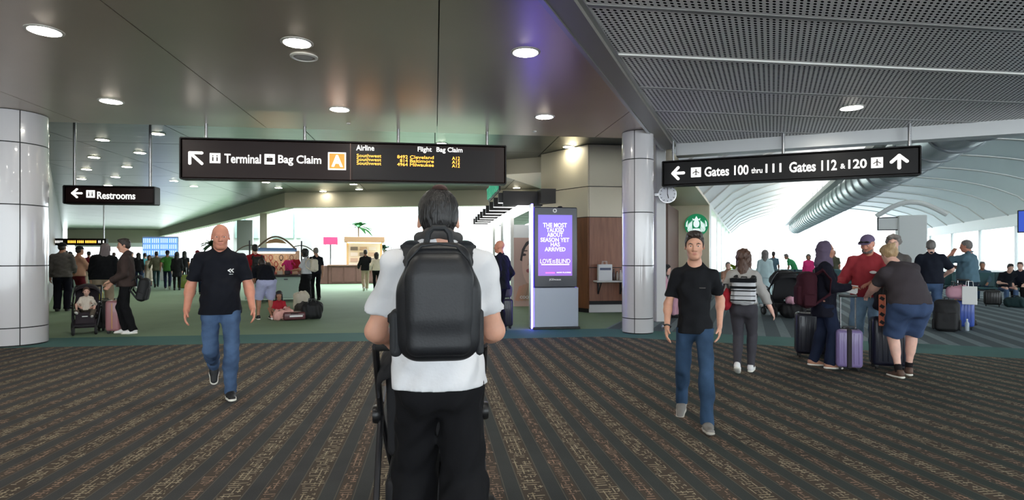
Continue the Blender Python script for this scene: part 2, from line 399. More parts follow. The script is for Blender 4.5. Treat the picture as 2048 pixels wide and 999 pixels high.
    for s in (1, -1):
        a = [rc(sh[s], EL[s], .05*b, .04*b, k=.03), rc(EL[s], W[s], .042*b, .027*b, k=.03), el(EL[s]+(W[s]-EL[s])*.25, (.042*b,)*3, k=.03)]
        # hand frame: f along the forearm, pl = palm normal (towards the body or the front)
        f = unit(W[s]-EL[s]); pl = A(-s, 0, 0) if abs(f[2]) > .55 else A(0, 0, -1)
        if hand == 'fist': pl = A(-s, 0, 0)
        pl = unit(pl-f*(pl@f)); sd = np.cross(pl, f)*1.0      # sd: towards the thumb side or away
        th = A(0, 1, 0) if abs(f[2]) > .55 else A(-s, 0, 0)
        if sd@th < 0: sd = -sd
        hw = W[s]; hk = .9 if fem else 1.0
        if child: hk *= .8
        PT = lambda ff, ss, pp: hw+(f*ff+sd*ss+pl*pp)*hk
        a += [rc(PT(.0, 0, 0), PT(.05, .0, 0), .025*hk, .03*hk, k=.02, n=pl, fl=.6), rc(PT(.03, .018, 0), PT(.08, .024, 0), .018*hk, .016*hk, k=.012, n=pl, fl=.75), rc(PT(.03, -.014, 0), PT(.078, -.022, 0), .018*hk, .015*hk, k=.012, n=pl, fl=.75)]
        curl = {'relax': .5, 'fist': 1.5, 'flat': .15}[hand]
        if q < 2:
            for i, (ss, l) in enumerate(((.029, .072), (.0095, .08), (-.010, .074), (-.028, .058))):
                p0 = PT(.078, ss, 0); an = curl*(.35+.08*i); p1 = p0+(f*math.cos(an)+pl*math.sin(an))*l*.42*hk; an2 = an+curl*.7; p2 = p1+(f*math.cos(an2)+pl*math.sin(an2))*l*.33*hk; an3 = an2+curl*.5; p3 = p2+(f*math.cos(an3)+pl*math.sin(an3))*l*.27*hk
                r_ = (.0088 if i < 3 else .0078)*hk
                a += [rc(p0, p1, r_*1.05, r_, k=.004), rc(p1, p2, r_, r_*.93, k=.004), rc(p2, p3, r_*.93, r_*.8, k=.004)]
            t0 = PT(.018, .024, .004); t1 = PT(.05, .044, .014); t2 = PT(.082, .045+.004*curl, .024+.008*curl)
            a += [rc(t0, t1, .0135*hk, .0105*hk, k=.008), rc(t1, t2, .0105*hk, .008*hk, k=.004)]
        else: a += [rc(PT(.07, 0, 0), PT(.14, 0, .02), .026*hk, .018*hk, k=.02, n=pl, fl=.6)]
        arms[s] = a
    if q == 2: parts = [mesh_field(tor+neck+hd+arms[1]+arms[-1], .016)]
    else:
        tb = [mesh_field(tor+[rc(sh[s], EL[s], .045*b, .036*b, k=.03) for s in (1, -1)]+neck[:1], vc)]
        parts = tb+[mesh_field(neck+hd, vh), mesh_field(arms[1], vh), mesh_field(arms[-1], vh)]
    sc = lambda ps: [(v*S, f_) for v, f_ in ps]
    body = raw_mesh('body', sc(parts), MATS[skin], root)
    def put(nm, prims, hh, m, par=root, **kw): return raw_mesh(nm, sc([mesh_field(prims, hh, **kw)]), m, par)
    sd_ = int(abs(pos[0]*97+pos[1]*31)) % 1000
    # ---------- face
    if q < 2 and facial:
        for s in (1, -1):
            e = put('eye', [el(H(s*.032, .0775, .002), A(.0125, .0105, .0058)*hs, Rh, k=.001)], .0035, MATS['eye_white'])
            put('iris', [el(H(s*.032, .0868, .0022), A(.0058, .0028, .0052)*hs, Rh, k=.001)], .0016, MATS['eye_dark'], e)
            if hair and hair[0] not in ('baby',):
                put('eyebrow', [rc(H(s*.016, .089, .022), H(s*.036, .087, .027), .0036, .0042, k=.004), rc(H(s*.036, .087, .027), H(s*.052, .072, .021), .0042, .0025, k=.004)], .0028, MATS[hair[2] if len(hair) > 2 else hair[1]])
        put('lips', [el(H(0, .0875, -.0597), A(.021, .0095, .0048)*hs, Rh, k=.003), el(H(0, .0865, -.0702), A(.018, .0095, .0050)*hs, Rh, k=.003)], .0026, MATS['lip'])
    # ---------- hair and headwear
    if hair:
        hk_, hm = hair[0], MATS[hair[1]]; nz = Rh@unit(A(0, -.16, .115)); hp = H(0, .078, .088); hcut = [(hp, -nz)]
        skull = lambda g: el(H(0, -.016, .038), A(.076+g, .094+g, .088+g)*hs, Rh, k=.015, cut=hcut)
        back = el(H(0, -.052, -.012), A(.066, .056, .062)*hs, Rh, k=.03, cut=[(H(0, .0, 0), Rh@A(0, 1, 0))])
        hh = max(.005, vh) if q < 2 else .014
        if hk_ in ('short', 'thin'):
            # sideburns in front of the ears and a squared nape
            P_ = [skull(.007), back, rc(H(.073, .018, .03), H(.072, .02, -.012), .009, .006, k=.01), rc(H(-.073, .018, .03), H(-.072, .02, -.012), .009, .006, k=.01)]
            if hk_ == 'short': P_ += [rc(H(-.035, .062, .098), H(.04, .064, .100), .016, .016, k=.02), el(H(0, .0, .112), A(.055, .07, .02), Rh, k=.03)]
            put('hair', P_, hh, hm, amp=.0012, wl=.02, seed=sd_)
            if hk_ == 'thin': put('bald_patch', [el(H(.005, -.05, .118), A(.034, .04, .011), Rh@rotm(-.35, 0, 0), k=.01)], hh, MATS['scalp'])
        elif hk_ == 'crop': put('hair', [skull(.006), back, el(H(0, -.03, .0), A(.078, .078, .075)*hs, Rh, k=.02, cut=[(H(0, -.012, 0), Rh@A(0, 1, -.1))])], hh, hm, amp=.001, wl=.02, seed=sd_)
        elif hk_ in ('long', 'bob', 'tail', 'bun', 'curly', 'bang'):
            P_ = [skull(.014), el(H(0, -.03, .03), A(.088, .088, .085)*hs, Rh, k=.02, cut=[(H(0, .05, 0), Rh@A(0, .8, -.2))])]
            Dn = lambda x, y, z: H(x, y, 0)+A(0, 0, z)
            if hk_ in ('long', 'bang'):
                P_ += [rc(H(0, -.06, .02), Dn(0, -.085, -.30), .085, .06, k=.04, n=Rh@A(0, 1, 0), fl=.6)]
                for s in (1, -1): P_ += [rc(H(s*.07, .0, .03), Dn(s*.085, -.03, -.22), .03, .025, k=.03)]
            if hk_ == 'bob':
                P_ += [rc(H(0, -.05, .02), Dn(0, -.06, -.12), .09, .075, k=.04, n=Rh@A(0, 1, 0), fl=.7)]
                for s in (1, -1): P_ += [rc(H(s*.076, .01, .03), Dn(s*.082, .0, -.10), .028, .022, k=.03)]
            if hk_ == 'bang' or hk_ == 'bob': P_ += [rc(H(-.05, .074, .06), H(.05, .074, .06), .022, k=.02)]
            if hk_ == 'tail': P_ += [el(H(0, -.11, .05), A(.03, .03, .03), Rh, k=.02), rc(H(0, -.12, .05), Dn(0, -.14, -.17), .032, .015, k=.02)]
            if hk_ == 'bun': P_ += [el(H(0, -.095, .09), A(.045, .04, .042), Rh, k=.02)]
            if hk_ == 'curly': P_ += [el(H(x_, y_, z_), A(.04, .04, .04), Rh, k=.02) for x_, y_, z_ in ((.06, -.02, .09), (-.06, -.02, .09), (0, .02, .12), (0, -.08, .09), (.075, -.03, .03), (-.075, -.03, .03), (0, -.1, .02), (.04, .05, .1), (-.04, .05, .1))]
            put('hair', P_, hh, hm, amp=.005, wl=.05 if hk_ != 'curly' else .03, seed=sd_)
        elif hk_ == 'cap':
            put('hair', [el(H(0, -.02, .02), A(.08, .09, .08), Rh, k=.02, cut=hcut), back], hh, MATS[hair[2]])
            cp = put('cap', [el(H(0, -.012, .052), A(.089, .107, .088), Rh, k=.01, cut=[(H(0, 0, .042), Rh@A(0, .12, -1))])], hh, hm)
            put('cap_brim', [rc(H(-.035, .10, .048), H(.035, .10, .048), .05, k=.02, n=Rh@A(0, .15, 1), fl=.16), rc(H(-.025, .13, .044), H(.025, .13, .044), .04, k=.02, n=Rh@A(0, .15, 1), fl=.16)], min(hh, .008), hm, cp)
        elif hk_ == 'beanie':
            put('hair', [back], hh, MATS[hair[2]]); put('knit_hat', [el(H(0, -.014, .045), A(.09, .106, .1), Rh, k=.01, cut=[(H(0, 0, .02), Rh@A(0, .2, -1))])], hh, hm, amp=.002, wl=.02)
        elif hk_ == 'scarf':
            put('headscarf', [el(H(0, -.022, .03), A(.092, .105, .108), Rh, k=.03, cut=[(H(0, .062, 0), Rh@A(0, 1, .12))]), rc(H(0, -.04, -.03), nb+A(0, -.02, -.04), .095, .12, k=.05, n=ny, fl=.85), rc(H(0, .03, -.125), nb+A(0, .05, -.05), .05, .07, k=.03)], hh, hm, amp=.004, wl=.07, seed=sd_)
        elif hk_ == 'hood':
            put('hood', [el(H(0, -.025, .03), A(.1, .115, .112), Rh, k=.03, cut=[(H(0, .055, 0), Rh@A(0, 1, 0))]), rc(H(0, -.05, -.03), nb+A(0, -.03, -.04), .1, .12, k=.05, n=ny, fl=.85)], hh, hm, amp=.004, wl=.07, seed=sd_)
        elif hk_ == 'beard':
            put('hair', [skull(.008), back], hh, hm)
    if hair and 'beard' in hair[3:]:
        put('beard', [el(H(0, .035, -.072), A(.068, .064, .055)*hs, Rh, k=.02, cut=[(H(0, .0, -.052), Rh@A(0, .25, 1))]), rc(H(-.03, .09, -.05), H(.03, .09, -.05), .008, k=.01)], max(.006, vh), MATS[hair[2]], amp=.002, wl=.02)
    # ---------- trousers / shorts / skirt
    if bottom:
        kd, bm = bottom[0], MATS[bottom[1]]; lo = bottom[2] if len(bottom) > 2 else 1.0; P_ = [rc(Pp(-.055, -.008, .005), Pp(.055, -.008, .005), .096*b, k=.05, n=ny0, fl=.94), rc(Pp(0, 0, .02), Pp(0, 0, .13), .128*b, .118*b, k=.05, n=ny0, fl=.74)]
        if fem: P_ += [el(Pp(.06, -.05, -.02), A(.09, .085, .1)*b, R0, k=.05), el(Pp(-.06, -.05, -.02), A(.09, .085, .1)*b, R0, k=.05)]
        else: P_ += [el(Pp(.055, -.038, -.03), A(.078, .07, .09)*b, R0, k=.05), el(Pp(-.055, -.038, -.03), A(.078, .07, .09)*b, R0, k=.05)]
        cuts = [(Pp(0, 0, .125 if not top else max(-.03, min(.125, (top[2] if len(top) > 2 else -.08)+.05))), R0@A(0, 0, 1))]
        for s in (1, -1):
            if kd == 'skirt': continue
            hipx, kn, an = hip[s], KN[s], AN[s]; sh_ = unit(kn-an)
            if kd == 'shorts':
                fr = bottom[3] if len(bottom) > 3 else .85; e_ = hipx+(kn-hipx)*fr; P_ += [rc(hipx, hipx+(kn-hipx)*1.1, .098*b*lo, .082*b*lo, k=.045, cut=[(e_, unit(kn-hipx))])]
            else:
                w1, w2 = {'jeans': (.062, .055), 'slim': (.058, .044), 'wide': (.090, .088), 'slack': (.068, .064)}[kd]
                P_ += [rc(hipx, kn, .086*b*lo, w1*b*lo, k=.045), rc(kn, an-sh_*.02, w1*b*lo, w2*(.5+.5*b)*lo, k=.03, cut=[(an-sh_*.025, -sh_)]), rc(kn+(an-kn)*.15+A(0, -.01, 0), kn+(an-kn)*.45+A(0, -.008, 0), w1*b*lo*.97, w1*b*lo*.9, k=.03)]
        if kd == 'skirt':
            cl = bottom[3] if len(bottom) > 3 else .12; mid = (AN[1]+AN[-1])/2; P_ += [rc(Pp(0, -.01, -.02), A(mid[0], mid[1], cl), .14*b*lo, .2*lo, k=.05, n=A(0, 1, 0), fl=.8), rc(hip[1], KN[1], .1*b, .09, k=.05), rc(hip[-1], KN[-1], .1*b, .09, k=.05)]; cuts += [(A(0, 0, cl), A(0, 0, -1))]
        put({'shorts': 'shorts', 'skirt': 'skirt'}.get(kd, 'trousers'), P_, vc*.8 if q == 0 else vc, bm, cuts=cuts, amp=.0055 if q < 2 and kd != 'slim' else .002, wl=.13, seed=sd_+1)
    # ---------- top
    if top:
        kd, tm = top[0], MATS[top[1]]; hem = top[2] if len(top) > 2 else -.08; sl_ = top[3] if len(top) > 3 else .55; lo = top[4] if len(top) > 4 else 1.0
        g = .012*lo if kd == 'tee' else .022*lo
        # hem measured from the pelvis along the trunk
        hb = Pp(0, 0, hem)
        hz_ = min(hem, .0)
        P_ = [rc(C(-.09, 0, .128), C(.09, 0, .128), .052+g, k=.06, n=ny, fl=.95), rc(C(0, -.005, .09), ch, (.118+g)*b, (.13+g)*b, k=.06, n=ny, fl=.76), rc(ch, wa, (.13+g)*b, (.122+g*1.4)*b, k=.06, n=ny1, fl=.80), rc(wa, Pp(0, 0, hz_), (.124+g*1.4)*b, (.132+g*1.4)*b, k=.06, n=ny0, fl=.84),
              rc(Pp(-.05, -.010, hz_-.03), Pp(.05, -.010, hz_-.03), .108*b+g*1.2, k=.05, n=ny0, fl=.97), rc(Pp(-.05, -.008, hz_+.06), Pp(.05, -.008, hz_+.06), .102*b+g*1.2, k=.05, n=ny0, fl=.97)]
        if fem: P_ += [el(C(s*.07, .085, .02), A(.065, .055, .065)*b, R2, k=.04) for s in (1, -1)]
        else: P_ += [el(C(s*.065, .055, .05), A(.075, .05, .065)*b, R2, k=.05) for s in (1, -1)]+[el(C(s*.07, -.05, .05), A(.07, .05, .10)*b, R2, k=.05) for s in (1, -1)]
        if belly: P_ += [el(Wp(0, .06, -.02), A(.135, .10*belly, .17)*b, R1, k=.07)]
        nk = nb+R2@A(0, .0, .0)
        for s in (1, -1):
            P_ += [rc(C(s*.05/b, -.012, .195), sh[s]+R2@A(0, 0, .0), .036+g*.8, (.050+g*.8)*b**.5, k=.045)]
            P_ += [rc(C(s*.088/b**.5, -.015, .178), nb+R2@A(s*.036, -.018, .004), .034+g*.6, .030+g*.3, k=.04)]
            if sl_ <= 1:
                e_ = sh[s]+(EL[s]-sh[s])*sl_; P_ += [rc(sh[s], sh[s]+(EL[s]-sh[s])*(sl_+.15), (.050+g*.7)*b**.7, (.049+g*1.0)*b**.7, k=.035, cut=[(e_, unit(EL[s]-sh[s]))])]
            elif sl_ > 1:
                fw = unit(W[s]-EL[s]); e_ = EL[s]+(W[s]-EL[s])*(sl_-1); P_ += [rc(sh[s], EL[s], (.050+g*.8)*b**.7, (.040+g*.9)*b**.7, k=.035), rc(EL[s], W[s], (.040+g*.9)*b**.7, (.034+g*.5)*b**.7, k=.03, cut=[(e_, fw)])]
        cuts = [(hb, -(R0@A(0, 0, 1)))]
        nz_ = unit(R2@A(0, .45, 1))
        if kd == 'tee': P_ += [el(nb+R2@A(0, .03, .075), A(.06, .07, .05), R2, k=.012, sub=True), rc(C(-.04, .035, .165), C(.04, .035, .165), .05+g*.5, k=.05)]
        tp = put({'tee': 'shirt', 'shirt': 'shirt', 'hoodie': 'hoodie', 'jacket': 'jacket', 'sweater': 'sweater', 'coat': 'coat'}[kd], P_, vc*.75 if q == 0 else vc, tm, cuts=cuts, amp=(.0045 if q < 2 else .003)*lo**.5, wl=.11, seed=sd_)
        if kd == 'tee' and q < 2 and facial:
            ring = [nb+R2@A(.068*math.cos(t), -.006+.074*math.sin(t), -.020-.050*math.sin(t)) for t in [2*math.pi*i/14 for i in range(14)]]; put('collar', [rc(ring[i], ring[(i+1) % 14], .011, k=.012) for i in range(14)], .006 if q == 0 else .009, tm, tp)
        if kd == 'hoodie': put('hood', [rc(nb+R2@A(-.05, -.045, .0), nb+R2@A(.05, -.045, .0), .05, k=.04), rc(nb+R2@A(-.055, -.02, .005), nb+R2@A(-.05, .05, -.04), .03, .02, k=.04), rc(nb+R2@A(.055, -.02, .005), nb+R2@A(.05, .05, -.04), .03, .02, k=.04)], vc, tm, tp)
        if kd in ('jacket', 'shirt', 'coat'): put('collar', [rc(nb+R2@A(x0, y0, .01), nb+R2@A(x1, y1, .01-dz), .02, k=.02, n=R2@A(0, 0, 1), fl=1) for x0, y0, x1, y1, dz in ((-.06, -.02, 0, -.058, 0), (.06, -.02, 0, -.058, 0), (-.06, -.02, -.035, .05, .03), (.06, -.02, .035, .05, .03))], vc, tm, tp)
    # ---------- shoes
    if shoes:
        for s, (pt, yw) in ((1, fR), (-1, fL)):
            Rf = rotm(D2(-pt), 0, D2(-yw*s)) if not seat else rotm(D2(-pt), 0, D2(-yw*s)); o = AN[s]; Q_ = lambda x, y, z: o+Rf@A(x, y, z)
            sz = Rf@A(0, 0, 1); hh = {0: .0065, 1: .011, 2: .018}[q]; kf = .88 if fem else 1
            if child: kf = .75
            up = [rc(Q_(0, -.03, -.035), Q_(0, .05*kf, -.038), .040, .040, k=.02), rc(Q_(0, .05*kf, -.04), Q_(.0, .145*kf, -.055), .040, .033, k=.03, n=sz, fl=.75), rc(Q_(0, -.025, -.02), Q_(0, -.015, .022), .041, .039, k=.02)]
            shs = put('shoe', up, hh, MATS[shoes[0]], cuts=[(Q_(0, 0, -.062), -sz), (Q_(0, 0, .024), sz)])
            put('sole', [rc(Q_(0, -.035, -.067), Q_(0, .06*kf, -.067), .044, .043, k=.02, n=sz, fl=.42), rc(Q_(0, .06*kf, -.067), Q_(0, .15*kf, -.066), .043, .040, k=.02, n=sz, fl=.42)], hh, MATS[shoes[1]], shs)
            if q == 0:
                for i in range(4):
                    y_ = .035+i*.021; z_ = .006-i*.0085; put('lace', [rc(Q_(-.022, y_, z_-.012), Q_(0, y_, z_), .0035, k=.002), rc(Q_(0, y_, z_), Q_(.022, y_, z_-.012), .0035, k=.002)], .003, MATS[shoes[2] if len(shoes) > 2 else 'lace_grey'], shs)
    J = dict(root=root, S=S, sh=sh, W=W, EL=EL, hc=hc, nb=nb, ch=ch, C=C, Wp=Wp, Pp=Pp, H=H, R2=R2, Rh=Rh, AN=AN, KN=KN, put=put, b=b)
    if extra: extra(J)
    return J
def stand(px, py, face, **kw):
    """place a person whose feet meet the floor at image (px,py); face: 0 = back to the viewer, 180 = facing, 90 = facing left"""
    g = ground(px, py); al = math.atan((px-1024)/FPX)+YAW
    return dict(pos=(g.x, g.y, 0), rz=math.radians(face)-al, **kw)
# ================================================================ surface materials
def carpet_near():
    m, b, x, y, z, mp = start('striped_carpet', .95); p = .462
    q = (x/p+.18).fr(); d1 = (q-.5).ab()*p; q2 = (x/p+.68).fr(); d2 = (q2-.5).ab()*p; row = (x/p+.18).fl()
    c = .034
    gx, gy = x/c, y/c; ix, iy = gx.fl(), gy.fl(); fx, fy = gx.fr(), gy.fr()
    r1, r2, r3 = hash2(ix, iy, .3), hash2(ix, iy, 3.7), hash2(ix, iy, 8.1)
    hs = ((fy-.5).ab().lt(.15))*(r1.lt(.58)); vs = ((fx-.5).ab().lt(.13))*(r2.lt(.46)); st = hs.max(vs)
    per = ((y*27.0)+(row*2.1)).sin()*.022; per2 = ((y*27.0)+(row*1.3)+1.7).sin()*.020
    jit = (hash2(iy, row, 5.0)-.5)*.03
    e1 = (d1+per*.5+jit*.7).lt(.056); e2 = (d2+per2*.7+jit*.6).lt(.033)
    line = ((d1-.078).ab().lt(.004)).max((d2-.055).ab().lt(.003))*.45
    n = noise(mp, 2.2); n2 = noise(mp, 160, 2); patch = noise(mp, .55, 2)
    gr = mixc((n*1.6-.3), rgb(66, 67, 69), rgb(80, 81, 82)); gr = mixc((x*.12+.2+(patch-.5)*.8).max(0.0).min(1.0)*.75, gr, rgb(54, 72, 67))
    br = mixc((n*1.6-.3), rgb(78, 70, 64), rgb(92, 82, 73))
    base = mixc((d1.lt(.072)).max(d2.lt(.046)), gr, br)
    li = mixc(r3, rgb(186, 174, 148), rgb(156, 144, 120)); lo = mixc(r3, rgb(178, 146, 124), rgb(144, 124, 108))
    f1 = st*e1; f2 = st*e2
    o = mixc(line, base, rgb(132, 124, 104)); o = mixc(f1*.9, o, li); o = mixc(f2*.9, o, lo); o = mixc((n2-.5)*.5+.12, o, rgb(30, 29, 28))
    E.nt.links.new(o.v, b.inputs['Base Color']); b.inputs['Specular IOR Level'].default_value = .15
    bp = E.nt.nodes.new('ShaderNodeBump'); bp.inputs['Strength'].default_value = .25; bp.inputs['Distance'].default_value = .01; E.nt.links.new(n2.v, bp.inputs['Height']); E.nt.links.new(bp.outputs[0], b.inputs['Normal'])
    return m
def carpet_plain(name, c1, c2, rot=0, stripe=None, per=.46):
    m, b, x, y, z, mp = start(name, .85, rot)
    n = noise(mp, 1.3); n2 = noise(mp, 120, 2); o = mixc((n*1.5-.25), c1, c2)
    if stripe:
        q = (x/per).fr(); t = (q-.5).ab().lt(.2); nn = noise(mp, 9, 2); o = mixc(t*(.35+nn*.5), o, stripe)
    o = mixc((n2-.5)*.4+.1, o, (.02, .03, .03, 1)); E.nt.links.new(o.v, b.inputs['Base Color'])
    return m
def perforated():
    m, b, x, y, z, mp = start('perforated_metal', .42); b.inputs['Metallic'].default_value = .3; c = .070
    gy = y/(c*.8); odd = E.op('MODULO', gy.fl(), 2.0); gx = x/c+odd*.5; fx, fy = (gx.fr()-.5)*c, (gy.fr()-.5)*(c*.8)
    u, v = fx*.82+fy*.57, fy*.82-fx*.57
    r = E.op('SQRT', u*u*.55+v*v*2.0); hole = r.lt(.0185)
    edge = ((y-5.38)/1.25).fr(); pl = (edge-.5).ab().gt(.455); hole = hole*(1-pl)
    n = noise(mp, .8); o = mixc(n, rgb(232, 229, 226), rgb(238, 236, 234)); o = mixc(hole, o, (.006, .006, .007, 1))
    E.nt.links.new(o.v, b.inputs['Base Color']); E.nt.links.new(((1-hole)*.12).v, b.inputs['Metallic'])
    E.nt.links.new((hole*.5+.40).v, b.inputs['Roughness']); E.nt.links.new(((1-hole)*.5).v, b.inputs['Specular IOR Level'])
    return m
M_CARPET = carpet_near()
M_BORDER = carpet_plain('teal_border_carpet', rgb(52, 100, 98), rgb(60, 110, 106))
M_HALL = carpet_plain('green_hall_carpet', rgb(112, 136, 108), rgb(122, 148, 118))
M_WING = carpet_plain('striped_wing_carpet', rgb(58, 74, 82), rgb(64, 82, 88), rot=W30, stripe=rgb(130, 146, 150), per=.42)
M_PERF = perforated()
mat('satin_ceiling', rgb(190, 174, 160), .30, .5, bump=.03, bscale=1.2, var=.05, vscale=.7)
mat('mirror_ceiling', rgb(106, 110, 106), .28, .92, bump=.25, bscale=2.2, stretch=(.35, 1.6, 1))
mat('brushed_trim', rgb(172, 172, 172), .35, .85); mat('white_trim', rgb(214, 212, 208), .5); mat('cream_panel', rgb(222, 210, 184), .45, bump=.01)
mat('beige_beam', rgb(176, 168, 150), .6); mat('seam_black', rgb(22, 22, 24), .6); mat('column_enamel', rgb(200, 197, 199), .16, 0, coat=.5)
mat('wood_veneer', rgb(150, 100, 76), .45, var=.22, vscale=3, stretch=(5, 5, .5)); mat('wood_veneer_dark', rgb(128, 78, 46), .4, var=.22, vscale=3, stretch=(5, 5, .5))
mat('white_wall', rgb(228, 230, 228), .6); mat('vault_white', rgb(232, 234, 234), .5, bump=.12, bscale=1.1, stretch=(.25, 1.4, 1)); mat('grey_wall', rgb(120, 118, 116), .5)
mat('brown_wall', rgb(132, 104, 98), .6); mat('lamp_lens', (1, .95, .84, 1), emit=LAMP); mat('lamp_lens_far', (1, .95, .78, 1), emit=LAMP*.7); mat('lamp_ring', rgb(225, 222, 214), .4)
mat('pale_glass', rgb(206, 226, 220), .1, alpha=.35); mat('window_frame', rgb(206, 208, 208), .5)
mat('duct_metal', rgb(212, 218, 222), .35, .3); mat('steel', rgb(190, 190, 192), .25, .9)
NEARZ, FARZ = 3.85, 4.4
# ================================================================ floor
fl = MB().prism(clip(clip([(-14, -12), (26, -12), (26, 11), (-14, 11)], 0, 1, 10.2), S30, C30, 10.4), -.1, 0).build('floor', M_CARPET, kind='structure', label='dark carpet with beige chain stripes running away from the viewer')
MB().prism([(-20, 10.2), (3.13, 10.2), (3.44, 11.35), (-20, 11.35)], -.1, 0).build('trim_1', M_BORDER, kind='structure', label='plain teal carpet border')
a, b_ = wing(10.4, 24), wing(11.55, 24)
MB().prism([(3.13, 10.2), a, b_, (3.44, 11.35)], -.1, 0).build('trim_2', M_BORDER, kind='structure', label='plain teal carpet border before the gate wing')
tt = 3.44*C30-11.35*S30
MB().prism([(3.44, 11.35), wing(80, tt), (-55, 85), (-55, 11.35)], -.1, 0).build('floor_hall', M_HALL, kind='structure', label='plain green carpet of the main hall')
MB().prism([(3.44, 11.35), wing(11.55, 24), wing(80, 24), wing(80, tt)], -.1, 0).build('floor_wing', M_WING, kind='structure', label='blue grey carpet with pale stripes in the gate wing')
# ================================================================ near ceiling of satin panels
TF = -1.74                                                     # the fascia between the two ceilings, in wing t
ceil = empty('ceiling', (0, 0, 0), kind='structure', label='smooth grey metal ceiling of wide panels')
xs = [-15.66+3.14*i for i in range(9)]
for i in range(len(xs)-1):
    x0, x1 = xs[i]+.006, xs[i+1]-.006
    for y0, y1 in ((-12, 11.2),):
        pg = clip([(x0, y0), (x1, y0), (x1, y1), (x0, y1)], C30, -S30, TF)
        if len(pg) > 2: MB().prism(pg, NEARZ, NEARZ+.12).build('ceiling_panel', MATS['satin_ceiling'], ceil)
MB().prism(clip([(-15.6, -12), (8, -12), (8, 11.18), (-15.6, 11.18)], C30, -S30, TF), NEARZ+.125, FARZ+.45).build('ceiling_core', MATS['seam_black'], ceil)
# fascia beam with a bright bead and the return to the octagonal ceiling
fb = empty('trim_3', kind='structure', label='grey fascia beam between the smooth and the perforated ceiling')
MB().prism([wing(-14, TF+.02), wing(12.9, TF+.02), wing(12.9, TF+.26), wing(-14, TF+.26)], NEARZ-.05, FARZ+.4).build('beam', mat('fascia_grey', rgb(150, 146, 138), .45, .4), fb)
MB().prism([wing(-14, TF-.03), wing(12.9, TF-.03), wing(12.9, TF+.02), wing(-14, TF+.02)], NEARZ-.07, NEARZ+.1).build('bead', MATS['brushed_trim'], fb)
MB().prism([wing(-14, TF+.26), wing(12.9, TF+.26), wing(12.9, TF+.31), wing(-14, TF+.31)], NEARZ-.0, NEARZ+.2).build('edge_strip', MATS['brushed_trim'], fb)
# perforated ceiling
SE = 12.7
pc_ = empty('ceiling_perforated', kind='structure', label='perforated metal panel ceiling')
mat('panel_joint', rgb(150, 148, 147), .45, .3)
ys = [5.38+1.25*i for i in range(-14, 12)]
for i in range(len(ys)-1):
    pg = clip(clip([(-12, ys[i]+.012), (24, ys[i]+.012), (24, ys[i+1]-.012), (-12, ys[i+1]-.012)], -C30, S30, -(TF+.31)), S30, C30, SE)
    if len(pg) > 2:
        MB().prism(pg, NEARZ+.02, NEARZ+.06).build('ceiling_panel', M_PERF, pc_)
    if i in (13, 14, 15, 16, 17, 18, 12, 11):
        g2 = clip(clip([(-12, ys[i]-.028), (24, ys[i]-.028), (24, ys[i]+.028), (-12, ys[i]+.028)], -C30, S30, -(TF+.31)), S30, C30, SE)
        if len(g2) > 2: MB().prism(g2, NEARZ+(.0 if i == 15 else .014), NEARZ+.05).build('joint_strip', MATS['white_trim' if i == 15 else 'panel_joint'], pc_)
MB().prism(clip(clip([(-12, -12), (24, -12), (24, 14), (-12, 14)], -C30, S30, -(TF+.31)), S30, C30, SE), NEARZ+.08, NEARZ+.2).build('ceiling_core', MATS['seam_black'], pc_)
MB().prism([wing(SE, TF+.3), wing(SE, 26), wing(SE+.35, 26), wing(SE+.35, TF+.3)], 3.62, 7.2).build('trim_4', MATS['brushed_trim'], kind='structure', label='metal header beam at the mouth of the gate wing')
# ================================================================ far mirror ceiling of the left wing
LW = (-6.52, 11.2); BB = (-6.8, 27.4)
fc = empty('ceiling_far', kind='structure', label='rippled mirror metal ceiling of the left wing')
poly = [(-6.6, 11.2), (-6.6-24, 11.2+24*1.732), (BB[0]-17, BB[1]+17*1.732), BB, (4.7, 24.5), (6.4, 21), (6.4, 11.2)]
def cell(pg, i, j, sx, sy):
    for a, b, c in ((-1, 0, -i*sx-.01), (1, 0, (i+1)*sx-.01), (0, -1, -j*sy-.01), (0, 1, (j+1)*sy-.01)): pg = clip(pg, a, b, c) if len(pg) > 2 else []
    return pg
pa = [(-7.2, 11.2), (-7.2-34, 11.2+34*1.732), (BB[0]-26, BB[1]+26*1.732), BB]; pb = [(-7.2, 11.2), BB, (4.7, 24.5), (6.4, 21), (6.4, 11.2)]
for pg0 in (pa, pb):
    for i in range(-15, 4):
        for j in range(3, 24):
            pg = cell(pg0, i, j, 3.0, 3.2)
            if len(pg) > 2: MB().prism(pg, FARZ, FARZ+.05).build('ceiling_panel', MATS['mirror_ceiling'], fc)
MB().prism(pa, FARZ+.07, FARZ+.3).build('ceiling_core', MATS['seam_black'], fc); MB().prism(pb, FARZ+.07, FARZ+.3).build('ceiling_core', MATS['seam_black'], fc)
# left wall of the left wing, beige beams round the bright hall
MB().prism([(-6.9, 11.0), (-6.9-36, 11.0+62.3), (-7.2-36, 11.0+62.3), (-7.2, 11.0)], 0, FARZ+.3).build('wall_left', MATS['grey_wall'], kind='structure', label='dark grey side wall of the left wing')
def beamseg(p, q, w, z0, z1, name, m, label):
    d = Vector((q[0]-p[0], q[1]-p[1])).normalized(); n = Vector((-d.y, d.x))*w
    MB().prism([p, q, (q[0]+n.x, q[1]+n.y), (p[0]+n.x, p[1]+n.y)], z0, z1).build(name, m, kind='structure', label=label)
beamseg((BB[0]-26, BB[1]+26*1.732), BB, .5, 3.72, FARZ+.3, 'trim_5', MATS['beige_beam'], 'beige beam along the left wing ceiling')
beamseg(BB, (4.7, 24.5), .5, 3.72, FARZ+.3, 'trim_6', MATS['beige_beam'], 'beige beam above the bright hall')
e0, e1 = (-6.6-32, 11.2+32*1.732), (BB[0]-23, BB[1]+23*1.732)
